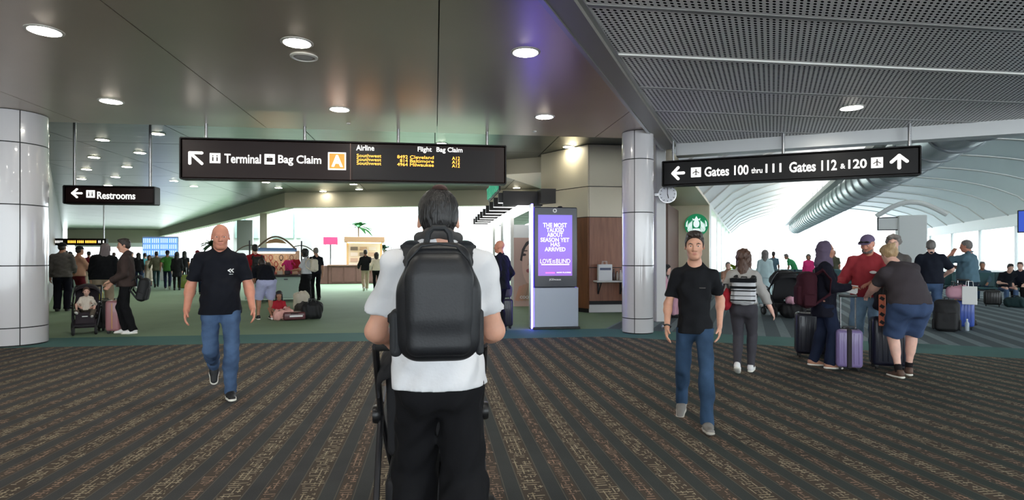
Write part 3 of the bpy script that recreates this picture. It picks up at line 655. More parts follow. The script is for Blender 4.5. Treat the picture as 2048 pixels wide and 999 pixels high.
beamseg(e0, e1, .4, 3.0, FARZ+.3, 'trim_7', MATS['beige_beam'], 'beige header across the far end of the left wing')
MB().box((-10.6, 11.15, 2.35), (7.4, .2, 4.7)).build('wall_corner', MATS['grey_wall'], kind='structure', label='dark grey wall behind the left column')
beamseg((e0[0]-1, e0[1]+3), (e1[0]-1, e1[1]+3), .3, 2.6, FARZ+.3, 'wall_end_added', MATS['white_wall'], 'white wall added above the openings at the end of the left wing')  # wall added so the mirror ceiling reflects less bright sky
beamseg((e0[0]-1, e0[1]+3), (e1[0]-1, e1[1]+3), .3, 0, .9, 'wall_end_sill_added', MATS['white_wall'], 'white sill wall added at the end of the left wing')  # sill added with it, leaving only a thin bright band to reflect
# hub closes on the left; unseen back left open for added frontal sky light
MB().box((-14.2, 0, 2.2), (.3, 24, 4.4)).build('wall_side', MATS['white_wall'], kind='structure', label='white wall at the far side of the hub')
# ================================================================ octagonal cream and wood core
oc = Vector((3.98, 14.6, 0))
wb = empty('wall_core', kind='structure', label='octagonal core clad in cream panels above wood panels')
def facepanel(p, ang, s0, s1, z0, z1, m, nm, th=.04, proud=.0):
    R = Matrix.Rotation(ang, 3, 'Z'); MB().box(R @ Vector(((s0+s1)/2, th/2-proud, 0))+Vector((p.x, p.y, (z0+z1)/2)), (abs(s1-s0)-.02, th, z1-z0-.02), rz=ang).build(nm, m, wb)
MB().prism([(3.98, 14.66), (5.78, 14.66), (6.6, 18), (5.2, 18), (3.05, 14.6+.93*1.732)], 0, FARZ).build('backing', MATS['seam_black'], wb)
for s0, s1 in ((0, .9), (.9, 1.8)):
    facepanel(oc, 0, s0, s1, 3.3, FARZ, MATS['cream_panel'], 'cream_panel'); facepanel(oc, 0, s0, s1, 2.50, 3.3, MATS['cream_panel'], 'cream_panel')
    facepanel(oc, 0, s0, s1, 1.18, 2.50, MATS['wood_veneer'], 'wood_panel'); facepanel(oc, 0, s0, s1, .30, 1.18, MATS['wood_veneer'], 'wood_panel')
    facepanel(oc, 0, s0, s1, .0, .22, MATS['white_trim'], 'skirting')
LA = math.radians(120)
for s0, s1 in ((0, 1.9),):
    # the left face runs back to the left; its outside is towards the hall
    R = Matrix.Rotation(LA, 3, 'Z')
    for z0, z1, m, nm in ((3.3, FARZ, 'cream_panel', 'cream_panel'), (2.5, 3.3, 'cream_panel', 'cream_panel'), (.1, 2.5, 'wood_veneer_dark', 'wood_panel')):
        c = R @ Vector(((s0+s1)/2, .0, 0))+oc; MB().box((c.x, c.y, (z0+z1)/2), (s1-s0-.02, .05, z1-z0-.02), rz=LA).build(nm, MATS[m], wb)
# ================================================================ gate wing: coffee bar wall, vault, windows
def wbox(s0, s1, t0, t1, z0, z1): return MB().prism([wing(s0, t0), wing(s1, t0), wing(s1, t1), wing(s0, t1)], z0, z1)
wbox(29, 29.4, -7, TF, 0, 4.2).build('wall_cafe', MATS['cream_panel'], kind='structure', label='cream wall carrying the round green sign')
wbox(25, 28.9, -7, -3.15, 0, 3.7).build('wall_recess', MATS['brown_wall'], kind='structure', label='brown recessed wall beside the round green sign')
wbox(16, 29.6, -7, TF, 3.95, 4.6).build('trim_8', MATS['cream_panel'], kind='structure', label='cream soffit above the cafe front')
wl_ = empty('wall_wing_left', kind='structure', label='white side wall of the gate wing with window openings')
wbox(29.4, 66, TF-.35, TF, 3.9, 5.2).build('lintel', MATS['white_wall'], wl_); wbox(29.4, 66, TF-.35, TF, 0, .5).build('sill_wall', MATS['white_wall'], wl_)
for s in (29.4, 35.5, 41.5, 48, 55, 62): wbox(s, s+1.2, TF-.35, TF, .5, 3.9).build('pier', MATS['white_wall'], wl_)
# barrel vault
TR = 15.0
va = empty('ceiling_vault', kind='structure', label='white ribbed barrel vault of the gate wing')
def vz(t):
    u = (t-(TF+TR)/2)/((TR-TF)/2); return 4.0+2.9*math.sqrt(max(0, 1-u*u*.96))-.5
ts = [TF+(TR-TF)*i/18 for i in range(19)]
for k in range(14):
    s0, s1 = 13+4.0*k, 13+4.0*(k+1)-.06; m = MB(); vs = []; fs = []
    for t in ts:
        for s in (s0, s1): vs.append((*wing(s, t), vz(t)))
    n = len(vs)
    for t in ts:
        for s in (s0, s1): vs.append((*wing(s, t), vz(t)+.12))
    for i in range(18): fs += [(2*i, 2*i+1, 2*i+3, 2*i+2), (n+2*i, n+2*i+2, n+2*i+3, n+2*i+1)]
    for e in (0, 1): fs += [(2*i+e, 2*i+2+e, n+2*i+2+e, n+2*i+e) for i in range(18)]
    m.add(vs, fs).build('vault_panel', MATS['vault_white'], va, smooth=True)
    m = MB(); m.tube([(*wing(s0, t), vz(t)-.02) for t in ts], .05, 6); m.build('rib', MATS['white_trim'], va, smooth=True)
wr = empty('window_1', kind='structure', label='long window wall along the right of the gate wing')
wbox(13, 66, TR, TR+.3, 3.35, 4.4).build('window_head', MATS['white_wall'], wr); wbox(13, 66, TR, TR+.3, 0, .6).build('window_sill', MATS['white_wall'], wr)
for s in range(14, 66, 6): wbox(s, s+.14, TR, TR+.2, .6, 3.35).build('mullion', MATS['window_frame'], wr)
wbox(13, 65, TR+.08, TR+.10, .6, 3.35).build('pane', MATS['pale_glass'], wr)
# duct running down the middle of the wing
DT, DZ = 4.4, 4.5
du = empty('air_duct', (*wing(13, DT), 0), 0, 'huge silver ribbed round duct under the white vault', 'duct')
def dl(s, t, z): p = wing(s, t); q = wing(13, DT); return (p[0]-q[0], p[1]-q[1], z)
MB().cyl(dl(13.5, DT, DZ), dl(66, DT, DZ), .64, n=28).build('tube', MATS['duct_metal'], du, smooth=True)
for k in range(35):
    s = 14.5+k*1.45; m = MB(); m.tube([dl(s, DT+.65*math.cos(a), DZ+.65*math.sin(a)) for a in [2*math.pi*i/24 for i in range(24)]], .05, 5, closed=True); m.build('band', mat('duct_band', rgb(190, 197, 202), .4, .2), du, smooth=True)
MB().prism([tuple(dl(13.5, DT-1.0, 0)[:2]), tuple(dl(66, DT-1.0, 0)[:2]), tuple(dl(66, DT-.68, 0)[:2]), tuple(dl(13.5, DT-.68, 0)[:2])], DZ+.2, DZ+.42).build('cable_tray', mat('tray_grey', rgb(170, 170, 168), .5, .2), du)
for k in range(17): a_, b_ = 15+3.0*k, 17.4+3.0*k; MB().prism([tuple(dl(a_, DT-.92, 0)[:2]), tuple(dl(b_, DT-.92, 0)[:2]), tuple(dl(b_, DT-.76, 0)[:2]), tuple(dl(a_, DT-.76, 0)[:2])], DZ+.425, DZ+.45).build('vault_fill_strip', mat('vault_fill_white', (1, .98, .95, 1), emit=22), du)  # glowing strips added on top of the tray to brighten the vault
for k in range(12): MB().cyl(dl(15+3*k, DT, DZ+.6), dl(15+3*k, DT, vz(DT)+.02), .02, n=6).build('hanger', MATS['steel'], du)
# ================================================================ columns
def column(px, py, r, label, seams, zt, seamang):
    g = ground(px, py); v = Vector((g.x, g.y, 0)); v = v+v.normalized()*r
    c = empty('column', v, 0, label, 'column', 'round enamel clad columns')
    MB().cyl((0, 0, 0), (0, 0, zt), r-.012, n=40).build('core', MATS['seam_black'], c, smooth=True)
    zs = [0.012]+seams+[zt]
    for i in range(len(zs)-1):
        for k in range(2):
            a0 = seamang+k*math.pi+.012/r*.6; a1 = seamang+(k+1)*math.pi-.012/r*.6; n = 20; vs = []; fs = []
            z0, z1 = zs[i]+.009, zs[i+1]-.009
            for j in range(n+1):
                a = a0+(a1-a0)*j/n
                for rr in (r-.02, r):
                    for z in (z0, z1): vs.append((rr*math.cos(a), rr*math.sin(a), z))
            for j in range(n):
                o = 4*j; fs += [(o+2, o+6, o+7, o+3), (o, o+1, o+5, o+4), (o+1, o+3, o+7, o+5), (o, o+4, o+6, o+2)]
            fs += [(0, 2, 3, 1), (4*n, 4*n+1, 4*n+3, 4*n+2)]
            MB().add(vs, fs).build('cladding_panel', MATS['column_enamel'], c, smooth=True)
    return c
def seam_at(px_seam, px, py, r):
    g = ground(px, py); v = Vector((g.x, g.y)); v = v+v.normalized()*r; best = (9, 0)
    for i in range(720):
        a = 2*math.pi*i/720; p = Vector((v.x+r*math.cos(a), v.y+r*math.sin(a)))
        if (p-v).dot(v) > 0: continue
        X = p.x*CT-p.y*ST; d = p.x*ST+p.y*CT; e = abs(1024+FPX*X/d-px_seam)/100
        if e < best[0]: best = (e, a)
    return best[1]
column(28, 693, .46, 'wide glossy white panelled column at the left edge', [.30, 1.31, 2.31, 3.32], NEARZ, seam_at(40, 28, 693, .46))
column(1275.5, 668, .30, 'slimmer glossy cream column beside the advertising totem', [.29, 1.29, 2.30, 3.31], NEARZ, seam_at(1269, 1275.5, 668, .30))
p = wing(13.6, TF-.25); MB().box((p[0], p[1], 2.2), (.34, .34, 4.4), rz=-W30).build('column_square', MATS['white_trim'], label='slim square white pillar carrying the round clock', category='column') if False else None
sp = at(1318, 514, 13.0)
tag(MB().box((0, 0, 2.2), (.24, .24, 4.4), bev=.02).build('square_pillar', MATS['white_trim']), 'slim square white pillar carrying the round clock', 'pillar').location = (sp.x, sp.y, 0)
# ================================================================ downlights
def downlight(px, py, z, r, label, group, m='lamp_lens'):
    d = FPX*(z-CAMH)/(HZ-py); x, y = cw((px-1024)/FPX*d, d); return lamp_at(x, y, z, r, label, group, m)
def lamp_at(x, y, z, r, label, group, m='lamp_lens'):
    e = empty('downlight', (x, y, z), 0, label, 'light', group)
    MB().lathe([(r*1.22, 0.004), (r*1.22, -.006), (r*1.02, -.012), (r*1.0, .004)], n=24).build('trim_ring', MATS['lamp_ring'], e, smooth=True)
    MB().lathe([(r*.98, -.004), (r*.98, -.013), (r*.5, -.02), (.001, -.022)], n=20).build('lens', MATS[m], e, smooth=True); return e
for px, py, lb in ((89, 61, 'bright round downlight at the upper left corner of the smooth ceiling'), (594, 85, 'bright round downlight with a sensor ring behind it'), (1051, 104, 'bright round downlight near the diagonal fascia'),
                   (222, 202, 'round downlight above the restrooms sign'), (679, 218, 'round downlight above the orange letter sign'), (1089, 233, 'round downlight above the cream octagonal wall')):
    downlight(px, py, NEARZ, .145, lb, 'downlights in the smooth ceiling')
downlight(1703, 215, NEARZ+.02, .16, 'single round downlight in the perforated ceiling', 'downlights in the perforated ceiling')
for px, py in ((205, 279), (188, 314), (173, 338), (163, 357), (315, 267), (280, 305), (254, 333), (231, 353), (216, 370), (348, 361), (388, 372), (532, 364), (557, 375), (707, 368), (718, 378), (646, 382), (883, 287), (1064, 351), (1033, 375), (430, 352), (610, 350), (800, 362), (960, 360), (1137, 293)):
    downlight(px, py, FARZ, .14, 'small round downlight in the rippled mirror ceiling', 'downlights in the mirror ceiling', 'lamp_lens_far')
for x in (-9, -5.2, -2.0, 1.2):
    for y in (2.6, -1.2, -5, -9):
        if x*C30-y*S30 < TF-.3: lamp_at(x, y, NEARZ, .145, 'added round downlight in the smooth ceiling, unseen behind the viewer', 'downlights in the smooth ceiling')  # added lamps out of view, there only to light the room
for s, t in ((1.5, 2), (1.5, 7), (5.5, 8.5), (9.0, 10.5), (-3, 2), (-3, 8), (2.0, -.6)): lamp_at(*wing(s, t), NEARZ+.02, .16, 'added round downlight in the perforated ceiling outside the picture', 'downlights in the perforated ceiling')  # extra unseen fittings added for more light under the perforated panels
# small ceiling devices
for px, py, lb in ((608, 113, 'flat ring shaped sensor on the smooth ceiling'), (697, 246, 'small sprinkler head beside the sign pole'), (1069, 262, 'small sprinkler head near the cream octagonal wall')):
    d = FPX*(NEARZ-CAMH)/(HZ-py); x, y = cw((px-1024)/FPX*d, d); e = empty('ceiling_sensor', (x, y, NEARZ), 0, lb, 'sensor'); rr = .16 if px == 608 else .04
    MB().lathe([(rr, .002), (rr, -.012), (rr*.8, -.02), (rr*.75, .002)], n=20).build('ring', MATS['lamp_ring'], e, smooth=True); MB().lathe([(rr*.7, 0), (rr*.6, -.015), (.004, -.018)], n=16).build('cover', MATS['white_trim'], e, smooth=True)
# ================================================================ object materials
mat('sign_brown', rgb(32, 16, 14), .45, spec=.25); mat('sign_black', rgb(15, 11, 11), .45, spec=.25); mat('sign_white', (1, .98, .94, 1), .5, emit=.42)
mat('sign_orange', rgb(214, 126, 44), .5, emit=.5); mat('led_amber', (1, .42, .05, 1), .5, emit=1.1); mat('led_panel', rgb(34, 30, 31), .5, spec=.25); mat('icon_dark', rgb(60, 45, 42), .5)
mat('black_plastic', rgb(24, 24, 26), .4); mat('rubber', rgb(28, 28, 29), .8); mat('dark_metal', rgb(56, 57, 60), .4, .7); mat('totem_grey', rgb(150, 156, 168), .4, .35)
mat('led_violet', (.14, .10, 1, 1), emit=8.0); mat('screen_text', (.93, .9, 1, 1), emit=.42); mat('screen_pink', (.75, .2, .8, 1), emit=.3)
mat('paper_white', rgb(236, 236, 234), .7); mat('pure_white', rgb(240, 240, 240), .5); mat('shop_green', rgb(70, 160, 128), .5, emit=.35); mat('canopy_black', rgb(30, 26, 26), .5)
mat('logo_green', rgb(20, 130, 84), .4, emit=.25); mat('logo_white', rgb(226, 240, 240), .4, emit=.35); mat('counter_brown', rgb(96, 66, 58), .5, var=.1); mat('leaf_green', rgb(60, 130, 70), .5, var=.2); mat('leaf_dark', rgb(30, 62, 44), .5, var=.2); mat('leaf_lime', rgb(170, 196, 50), .5); mat('trunk', rgb(120, 100, 80), .8)
mat('seat_teal', rgb(52, 92, 96), .5); mat('glass_tint', rgb(190, 205, 205), .05, alpha=.4); mat('warm_lamp', (1, .75, .4, 1), emit=5)
def screen_mat():
    m, b, x, y, z, mp = start('violet_screen', .3); tc = E.nt.nodes.new('ShaderNodeTexCoord'); s = E.nt.nodes.new('ShaderNodeSeparateXYZ'); E.nt.links.new(tc.outputs['Generated'], s.inputs[0]); g = E(s.outputs[2])
    c = mixc(g, (.30, .12, .62, 1), (.20, .13, .80, 1)); E.nt.links.new(c.v, b.inputs['Emission Color']); b.inputs['Emission Strength'].default_value = .5; b.inputs['Base Color'].default_value = (.02, .02, .05, 1); return m
M_SCREEN = screen_mat()
def rb(c, d, r, seg=3):
    """rounded box appended as MB"""
    import bmesh
    b = bmesh.new(); bmesh.ops.create_cube(b, size=1)
    for v in b.verts: v.co = Vector((v.co.x*d[0], v.co.y*d[1], v.co.z*d[2]))
    bmesh.ops.bevel(b, geom=list(b.edges), offset=r, segments=seg, profile=.5, affect='EDGES')
    m = MB(); b.verts.index_update(); m.add([v.co+Vector(c) for v in b.verts], [[v.index for v in f.verts] for f in b.faces]); b.free(); return m
# ================================================================ hanging signs
def bar(m, p, q, w, y0, y1):
    p, q = Vector((p[0], 0, p[1])), Vector((q[0], 0, q[1])); d = (q-p).normalized(); n = Vector((-d.z, 0, d.x))*w/2
    pts = [p+n, p-n, q-n, q+n]; m.plate([(a.x, a.z) for a in pts], y0, y1)
    for c in (p, q): m.plate([(c.x+w/2*math.cos(t), c.z+w/2*math.sin(t)) for t in [2*math.pi*i/10 for i in range(10)]], y0, y1)
def arrow(box, kind, y, parent):
    x0, z0, x1, z1 = box; L = lambda u, v: (x0+(x1-x0)*u, z0+(z1-z0)*v); w = (z1-z0)*.2; m = MB()
    if kind == 'left': segs = [((.1, .5), (.9, .5)), ((.1, .5), (.5, .9)), ((.1, .5), (.5, .1))]
    if kind == 'up': segs = [((.5, .9), (.5, .1)), ((.5, .9), (.1, .5)), ((.5, .9), (.9, .5))]
    if kind == 'upleft': segs = [((.12, .88), (.9, .12)), ((.12, .88), (.12, .12)), ((.12, .88), (.9, .88))]
    for p, q in segs: bar(m, L(*p), L(*q), w, y-.006, y)
    m.build('arrow', MATS['sign_white'], parent)
def icon(box, parent, y, kind):
    x0, z0, x1, z1 = box; e = MB().box(((x0+x1)/2, y-.003, (z0+z1)/2), (x1-x0, .006, z1-z0), bev=.002).build('pictogram', MATS['sign_white'], parent)
    m = MB(); L = lambda u, v: (x0+(x1-x0)*u, z0+(z1-z0)*v); t = (z1-z0)
    if kind == 'plane':
        for p, q, w in (((.5, .8), (.5, .3), .1), ((.2, .42), (.5, .62), .09), ((.8, .42), (.5, .62), .09), ((.38, .25), (.62, .25), .07)): bar(m, L(*p), L(*q), w*t, y-.010, y-.006)
    elif kind == 'people':
        for u in (.3, .7): bar(m, L(u, .25), L(u, .55), .13*t, y-.010, y-.006); bar(m, L(u, .72), L(u, .74), .12*t, y-.010, y-.006)
        bar(m, L(.5, .2), L(.5, .8), .03*t, y-.010, y-.006)
    else:
        bar(m, L(.28, .35), L(.72, .35), .2*t, y-.010, y-.006); bar(m, L(.28, .55), L(.72, .55), .2*t, y-.010, y-.006); bar(m, L(.42, .75), L(.58, .75), .06*t, y-.010, y-.006)
    m.build('pictogram_figure', MATS['icon_dark'], e)
def hanging(name, label, o, ang, corners, poles, m, zc, th=.2):
    B = Board(o, ang); (xa, ya), (xb, yb), (xc, yc), (xd, yd) = corners
    s0 = (B.loc(xa, ya)[0]+B.loc(xd, yd)[0])/2; s1 = (B.loc(xb, yb)[0]+B.loc(xc, yc)[0])/2; zt = (B.loc(xa, ya)[1]+B.loc(xb, yb)[1])/2; zb = (B.loc(xc, yc)[1]+B.loc(xd, yd)[1])/2
    r = empty(name, (o[0], o[1], 0), ang, label, 'sign')
    MB().box(((s0+s1)/2, th/2+.01, (zt+zb)/2), (s1-s0-.03, th, zt-zb-.03), bev=.015).build('cabinet', MATS[m], r)
    f = MB()
    for a, b in (((s0, zt), (s1, zt)), ((s0, zb), (s1, zb))): f.box(((a[0]+b[0])/2, th/2, a[1]), (abs(b[0]-a[0]), th+.04, .025), bev=.004)
    for s in (s0, s1): f.box((s, th/2, (zt+zb)/2), (.025, th+.04, zt-zb), bev=.004)
    f.build('frame', MATS['sign_black'], r)
    for px in poles:
        s = B.loc(px, ya)[0]; MB().cyl((s, th/2, zt), (s, th/2, zc), .028, n=12).build('pole', MATS['steel'], r, smooth=True)
    return B, r, (s0, zb, s1, zt)
o1 = cw((408-1024)/FPX*10.25, 10.25)
B1, s1r, bx1 = hanging('terminal_sign', 'long brown overhead sign for terminal, bag claim and flight list', o1, 0, ((360, 274), (1013, 293), (1010, 368), (361, 356)), (408, 607, 796, 975), 'sign_brown', NEARZ)
arrow(B1.box(376, 302, 407, 330), 'upleft', 0, s1r); icon(B1.box(419.5, 306, 441, 326), s1r, 0, 'people'); lettering('Terminal', B1.box(449, 308, 522, 326.5), 0, MATS['sign_white'], s1r)
icon(B1.box(529, 308, 550, 328.5), s1r, 0, 'case'); lettering('Bag Claim', B1.box(556.5, 310.5, 642.5, 331.6), 0, MATS['sign_white'], s1r)
q_ = B1.box(656, 304.5, 692, 339.7); ab = MB().box(((q_[0]+q_[2])/2, -.003, (q_[1]+q_[3])/2), (q_[2]-q_[0], .006, q_[3]-q_[1]), bev=.002).build('letter_tile', MATS['sign_white'], s1r)
MB().box(((q_[0]+q_[2])/2, -.007, (q_[1]+q_[3])/2), (q_[2]-q_[0]-.05, .004, q_[3]-q_[1]-.05)).build('orange_field', MATS['sign_orange'], ab)
lettering('A', B1.box(663, 310, 686, 333.5), -.01, MATS['sign_white'], ab, bold=.04)
q_ = B1.box(706, 298, 990, 360); MB().box(((q_[0]+q_[2])/2, .004, (q_[1]+q_[3])/2), (q_[2]-q_[0], .012, q_[3]-q_[1])).build('display_panel', MATS['led_panel'], s1r)
MB().box((B1.loc(701, 330)[0], -.002, (bx1[1]+bx1[3])/2), (.012, .012, bx1[3]-bx1[1]-.05)).build('joint_strip', mat('bronze_strip', rgb(96, 74, 66), .4, .4), s1r)
lettering('Airline', B1.box(712.5, 290, 748.5, 301), 0, MATS['sign_white'], s1r); lettering('Flight', B1.box(835.5, 293.5, 863.5, 306), 0, MATS['sign_white'], s1r); lettering('Bag Claim', B1.box(873, 294.5, 925, 307), 0, MATS['sign_white'], s1r)
for i, (a, n, c, g) in enumerate((('Southwest', '8492', 'Cleveland', 'A12'), ('Southwest', '814', 'Baltimore', 'A12'), ('Southwest', '4964', 'Milwaukee', 'A12'))):
    for tx, x0, x1, yo in ((a, 713.5, 762.5, 308), (n, 794.5 if len(n) == 4 else 800, 815.5, 310.2), (c, 820, 867.5, 311.2), (g, 904, 919.5, 313.2)):
        lettering(tx, B1.box(x0, yo+7.6*i, x1, yo+7.6*i+6.4), -.003, MATS['led_amber'], s1r, bold=.0, name='led_line')
B2, s2r, bx2 = hanging('restroom_sign', 'small brown overhead restrooms sign near the left column', cw((128-1024)/FPX*11.5, 11.5), 0, ((128, 367), (310, 378), (308, 411), (127, 403)), (143, 296), 'sign_brown', FARZ)
arrow(B2.box(142.5, 376, 165.6, 396), 'left', 0, s2r); icon(B2.box(172.6, 380, 190, 395), s2r, 0, 'people'); lettering('Restrooms', B2.box(194.6, 383.5, 270.6, 398), 0, MATS['sign_white'], s2r)
B3, s3r, bx3 = hanging('gates_sign', 'black overhead gates sign under the perforated ceiling', cw((1325-1024)/FPX*12.0, 12.0), -W30, ((1325, 322), (1841, 293), (1841, 350), (1325, 370)), (1345, 1567, 1822), 'sign_black', NEARZ+.02)
arrow(B3.box(1343, 332, 1370, 360), 'left', 0, s3r); icon(B3.box(1382, 334.6, 1402, 354), s3r, 0, 'plane'); lettering('Gates 100', B3.box(1409, 331.5, 1497, 351), 0, MATS['sign_white'], s3r, bold=.02)
lettering('thru', B3.box(1502.5, 335, 1524.6, 346), 0, MATS['sign_white'], s3r); lettering('111', B3.box(1531, 327, 1562.7, 344.5), 0, MATS['sign_white'], s3r, bold=.02); lettering('Gates 112', B3.box(1578.5, 321.5, 1673.5, 342.5), 0, MATS['sign_white'], s3r, bold=.02)
lettering('&', B3.box(1680.5, 327, 1690.5, 337), 0, MATS['sign_white'], s3r); lettering('120', B3.box(1696.6, 318, 1733.5, 336.5), 0, MATS['sign_white'], s3r, bold=.02); icon(B3.box(1742, 314.5, 1766, 335.5), s3r, 0, 'plane'); arrow(B3.box(1779, 307.5, 1818, 338.5), 'up', 0, s3r)
# far sign and flight board at the end of the left wing
B4, s4r, bx4 = hanging('distant_gate_sign', 'distant black and orange overhead sign above the left crowd', cw((150-1024)/FPX*26, 26), -W30*0, ((93, 478), (212, 476), (212, 490), (93, 489)), (104, 206), 'sign_black', FARZ, th=.15)
arrow(B4.box(96, 479.5, 101, 486.5), 'left', 0, s4r)
for a, b, m in ((103, 126, 'sign_white'), (135, 152, 'led_amber'), (154, 168, 'led_amber'), (170, 193, 'led_amber'), (196, 202, 'sign_white'), (205, 209, 'sign_white')):
    q_ = B4.box(a, 480.5, b, 485.5); w_ = (q_[2]-q_[0]); k = max(1, int((b-a)/3)); g = MB()
    for i in range(k): g.box((q_[0]+w_*(i+.5)/k, -.004, (q_[1]+q_[3])/2), (w_/k*.6, .006, q_[3]-q_[1]))
    g.build('led_line', MATS[m], s4r)
ob = cw((320-1024)/FPX*36, 36); BB5 = Board(ob, 0); fbz = empty('flight_board', (ob[0], ob[1], 0), 0, 'wall of blue flight information screens at the end of the hall', 'display')
mat('screen_blue', (.16, .36, .85, 1), emit=.5); mat('screen_line', (.75, .85, 1, 1), emit=.5)
for r in range(3):
    for c in range(4):
        q_ = BB5.box(286+c*17.3, 475.5+r*12, 302+c*17.3, 486.3+r*12); sc_ = MB().box(((q_[0]+q_[2])/2, 0, (q_[1]+q_[3])/2), (q_[2]-q_[0], .08, q_[3]-q_[1])).build('screen', MATS['screen_blue'], fbz); g = MB()
        for k in range(4): g.box((q_[0]+(q_[2]-q_[0])*(.15+.24*k), -.043, (q_[1]+q_[3])/2), ((q_[2]-q_[0])*.09, .006, (q_[3]-q_[1])*.8))
        g.build('text_columns', MATS['screen_line'], sc_)
q0 = BB5.box(284, 474, 356, 512); MB().box(((q0[0]+q0[2])/2, .12, q0[3]/2), (q0[2]-q0[0], .12, q0[3]+.1)).build('backing', MATS['white_trim'], fbz)
# ================================================================ advertising totem
g = ground(1110, 658); TA = math.radians(2)-0.0; BT = Board((g.x, g.y), TA); to = empty('advertising_totem', (g.x, g.y, 0), TA, 'tall digital advertising totem with violet screen', 'totem')
q_ = BT.box(1068, 574, 1157, 657); q2 = BT.box(1068, 414, 1154, 574)
MB().box(((q_[0]+q_[2])/2, .15, q_[3]/2+.02), (q_[2]-q_[0], .3, q_[3]-.05), bev=.01).build('base_cabinet', MATS['totem_grey'], to); MB().box(((q_[0]+q_[2])/2, .15, .025), (q_[2]-q_[0]+.06, .34, .04), bev=.008).build('foot_plate', MATS['black_plastic'], to)
bz = MB().box(((q2[0]+q2[2])/2, .13, (q2[1]+q2[3])/2), (q2[2]-q2[0], .28, q2[3]-q2[1]), bev=.015).build('bezel', mat('bezel_black', rgb(14, 16, 34), .25), to)
q3 = BT.box(1076, 429.5, 1144, 551); MB().box(((q3[0]+q3[2])/2, -.012, (q3[1]+q3[3])/2), (q3[2]-q3[0], .008, q3[3]-q3[1])).build('screen', M_SCREEN, to)
for s, a, b, y0, y1 in (('THE MOST', 1085.7, 1133.3, 445.5, 454.5), ('TALKED', 1092.7, 1127.4, 455.5, 464), ('ABOUT', 1093.8, 1125.5, 465, 473.5), ('SEASON YET', 1080.6, 1138, 475, 483.5), ('HAS', 1100.8, 1119.3, 484.3, 492.5), ('ARRIVED', 1089, 1130.5, 494, 502.3)):
    lettering(s, BT.box(a, y0, b, y1), -.017, MATS['screen_text'], to, bold=.02, th=.002)
lettering('LOVE', BT.box(1080, 517.3, 1103, 526), -.017, MATS['screen_text'], to, bold=0, th=.002); lettering('IS', BT.box(1105, 519.5, 1110, 525.8), -.017, MATS['screen_text'], to, bold=0, th=.002); lettering('BLIND', BT.box(1112, 517.3, 1140, 526), -.017, MATS['screen_text'], to, bold=0, th=.002)
MB().box((sum(BT.box(1081, 527.5, 1139.5, 529)[0::2])/2, -.018, sum(BT.box(1081, 527.5, 1139.5, 529.5)[1::2])/2), (.58, .002, .02)).build('caption_line', MATS['screen_text'], to)
lettering('NOW PLAYING', BT.box(1113, 543, 1141.5, 545.8), -.017, MATS['screen_text'], to, bold=.02, th=.002); MB().box((BT.loc(1100, 545)[0], -.018, BT.loc(1100, 545)[1]), (.2, .002, .03)).build('pink_logo', MATS['screen_pink'], to)
lettering('JCDecaux', BT.box(1098, 556.5, 1122, 561), -.012, MATS['pure_white'], to, bold=.02, th=.003)
c_ = BT.loc(1109.3, 421); m = MB(); m.tube([(c_[0]+.032*math.cos(t), -.014, c_[1]+.032*math.sin(t)) for t in [2*math.pi*i/20 for i in range(20)]], .010, 6, closed=True); m.build('camera_ring', MATS['pure_white'], to, smooth=True)
a_ = BT.loc(1064.5, 640)[0]
MB().box((a_, .02, 1.27), (.03, .05, 2.5)).build('led_edge', MATS['led_violet'], to); MB().box((a_+.012, .18, 1.27), (.035, .26, 2.5)).build('side_panel', mat('silver_side', rgb(196, 200, 214), .3, .5), to)
MB().cyl(((q2[0]+q2[2])/2+.12, .12, q2[3]), ((q2[0]+q2[2])/2+.12, .12, q2[3]+.03), .06, .04).build('antenna', MATS['black_plastic'], to)
# violet light on the far side of the slim column comes from the totem's edge strip on its right side
MB().box((q2[2]+.02, .2, 1.27), (.02, .05, 2.3)).build('led_edge', MATS['led_violet'], to)
# ================================================================ shelf on the wood wall with a paper bag and bottles
B6 = Board((oc.x, oc.y), 0); q_ = B6.box(1186, 560, 1243, 563); sf = empty('wall_shelf', (oc.x, oc.y, 0), 0, 'narrow pale wall shelf on dark brackets against the wood panels', 'shelf'); zs = q_[3]
MB().box(((q_[0]+q_[2])/2, -.19, zs-.02), (q_[2]-q_[0], .36, .04), bev=.006).build('board', MATS['white_trim'], sf)
for px in (1196, 1240):
    s = B6.loc(px, 565)[0]; m = MB(); m.box((s, -.02, zs-.2), (.04, .03, .32)); m.box((s, -.16, zs-.055), (.04, .28, .03)); m.tube([(s, -.03, zs-.34), (s, -.16, zs-.2), (s, -.28, zs-.07)], .014, 6); m.build('bracket', MATS['canopy_black'], sf)
q2 = B6.box(1191.5, 528, 1218.5, 560); bg_ = empty('paper_bag', (oc.x+(q2[0]+q2[2])/2, oc.y-.19, zs), 0, 'white paper carrier bag with grey label on the wall shelf', 'bag'); w_, h_ = q2[2]-q2[0], q2[3]-q2[1]
MB().box((0, 0, h_/2), (w_, .14, h_), bev=.006).build('sack', MATS['paper_white'], bg_); MB().box((0, -.073, h_*.72), (w_*.8, .004, h_*.14)).build('label_patch', mat('label_grey', rgb(90, 96, 120), .6), bg_)
for y in (-.05, .05): MB().tube([(-.06, y, h_), (-.05, y, h_+.08), (.05, y, h_+.08), (.06, y, h_)], .005, 6).build('handle', MATS['paper_white'], bg_, smooth=True)
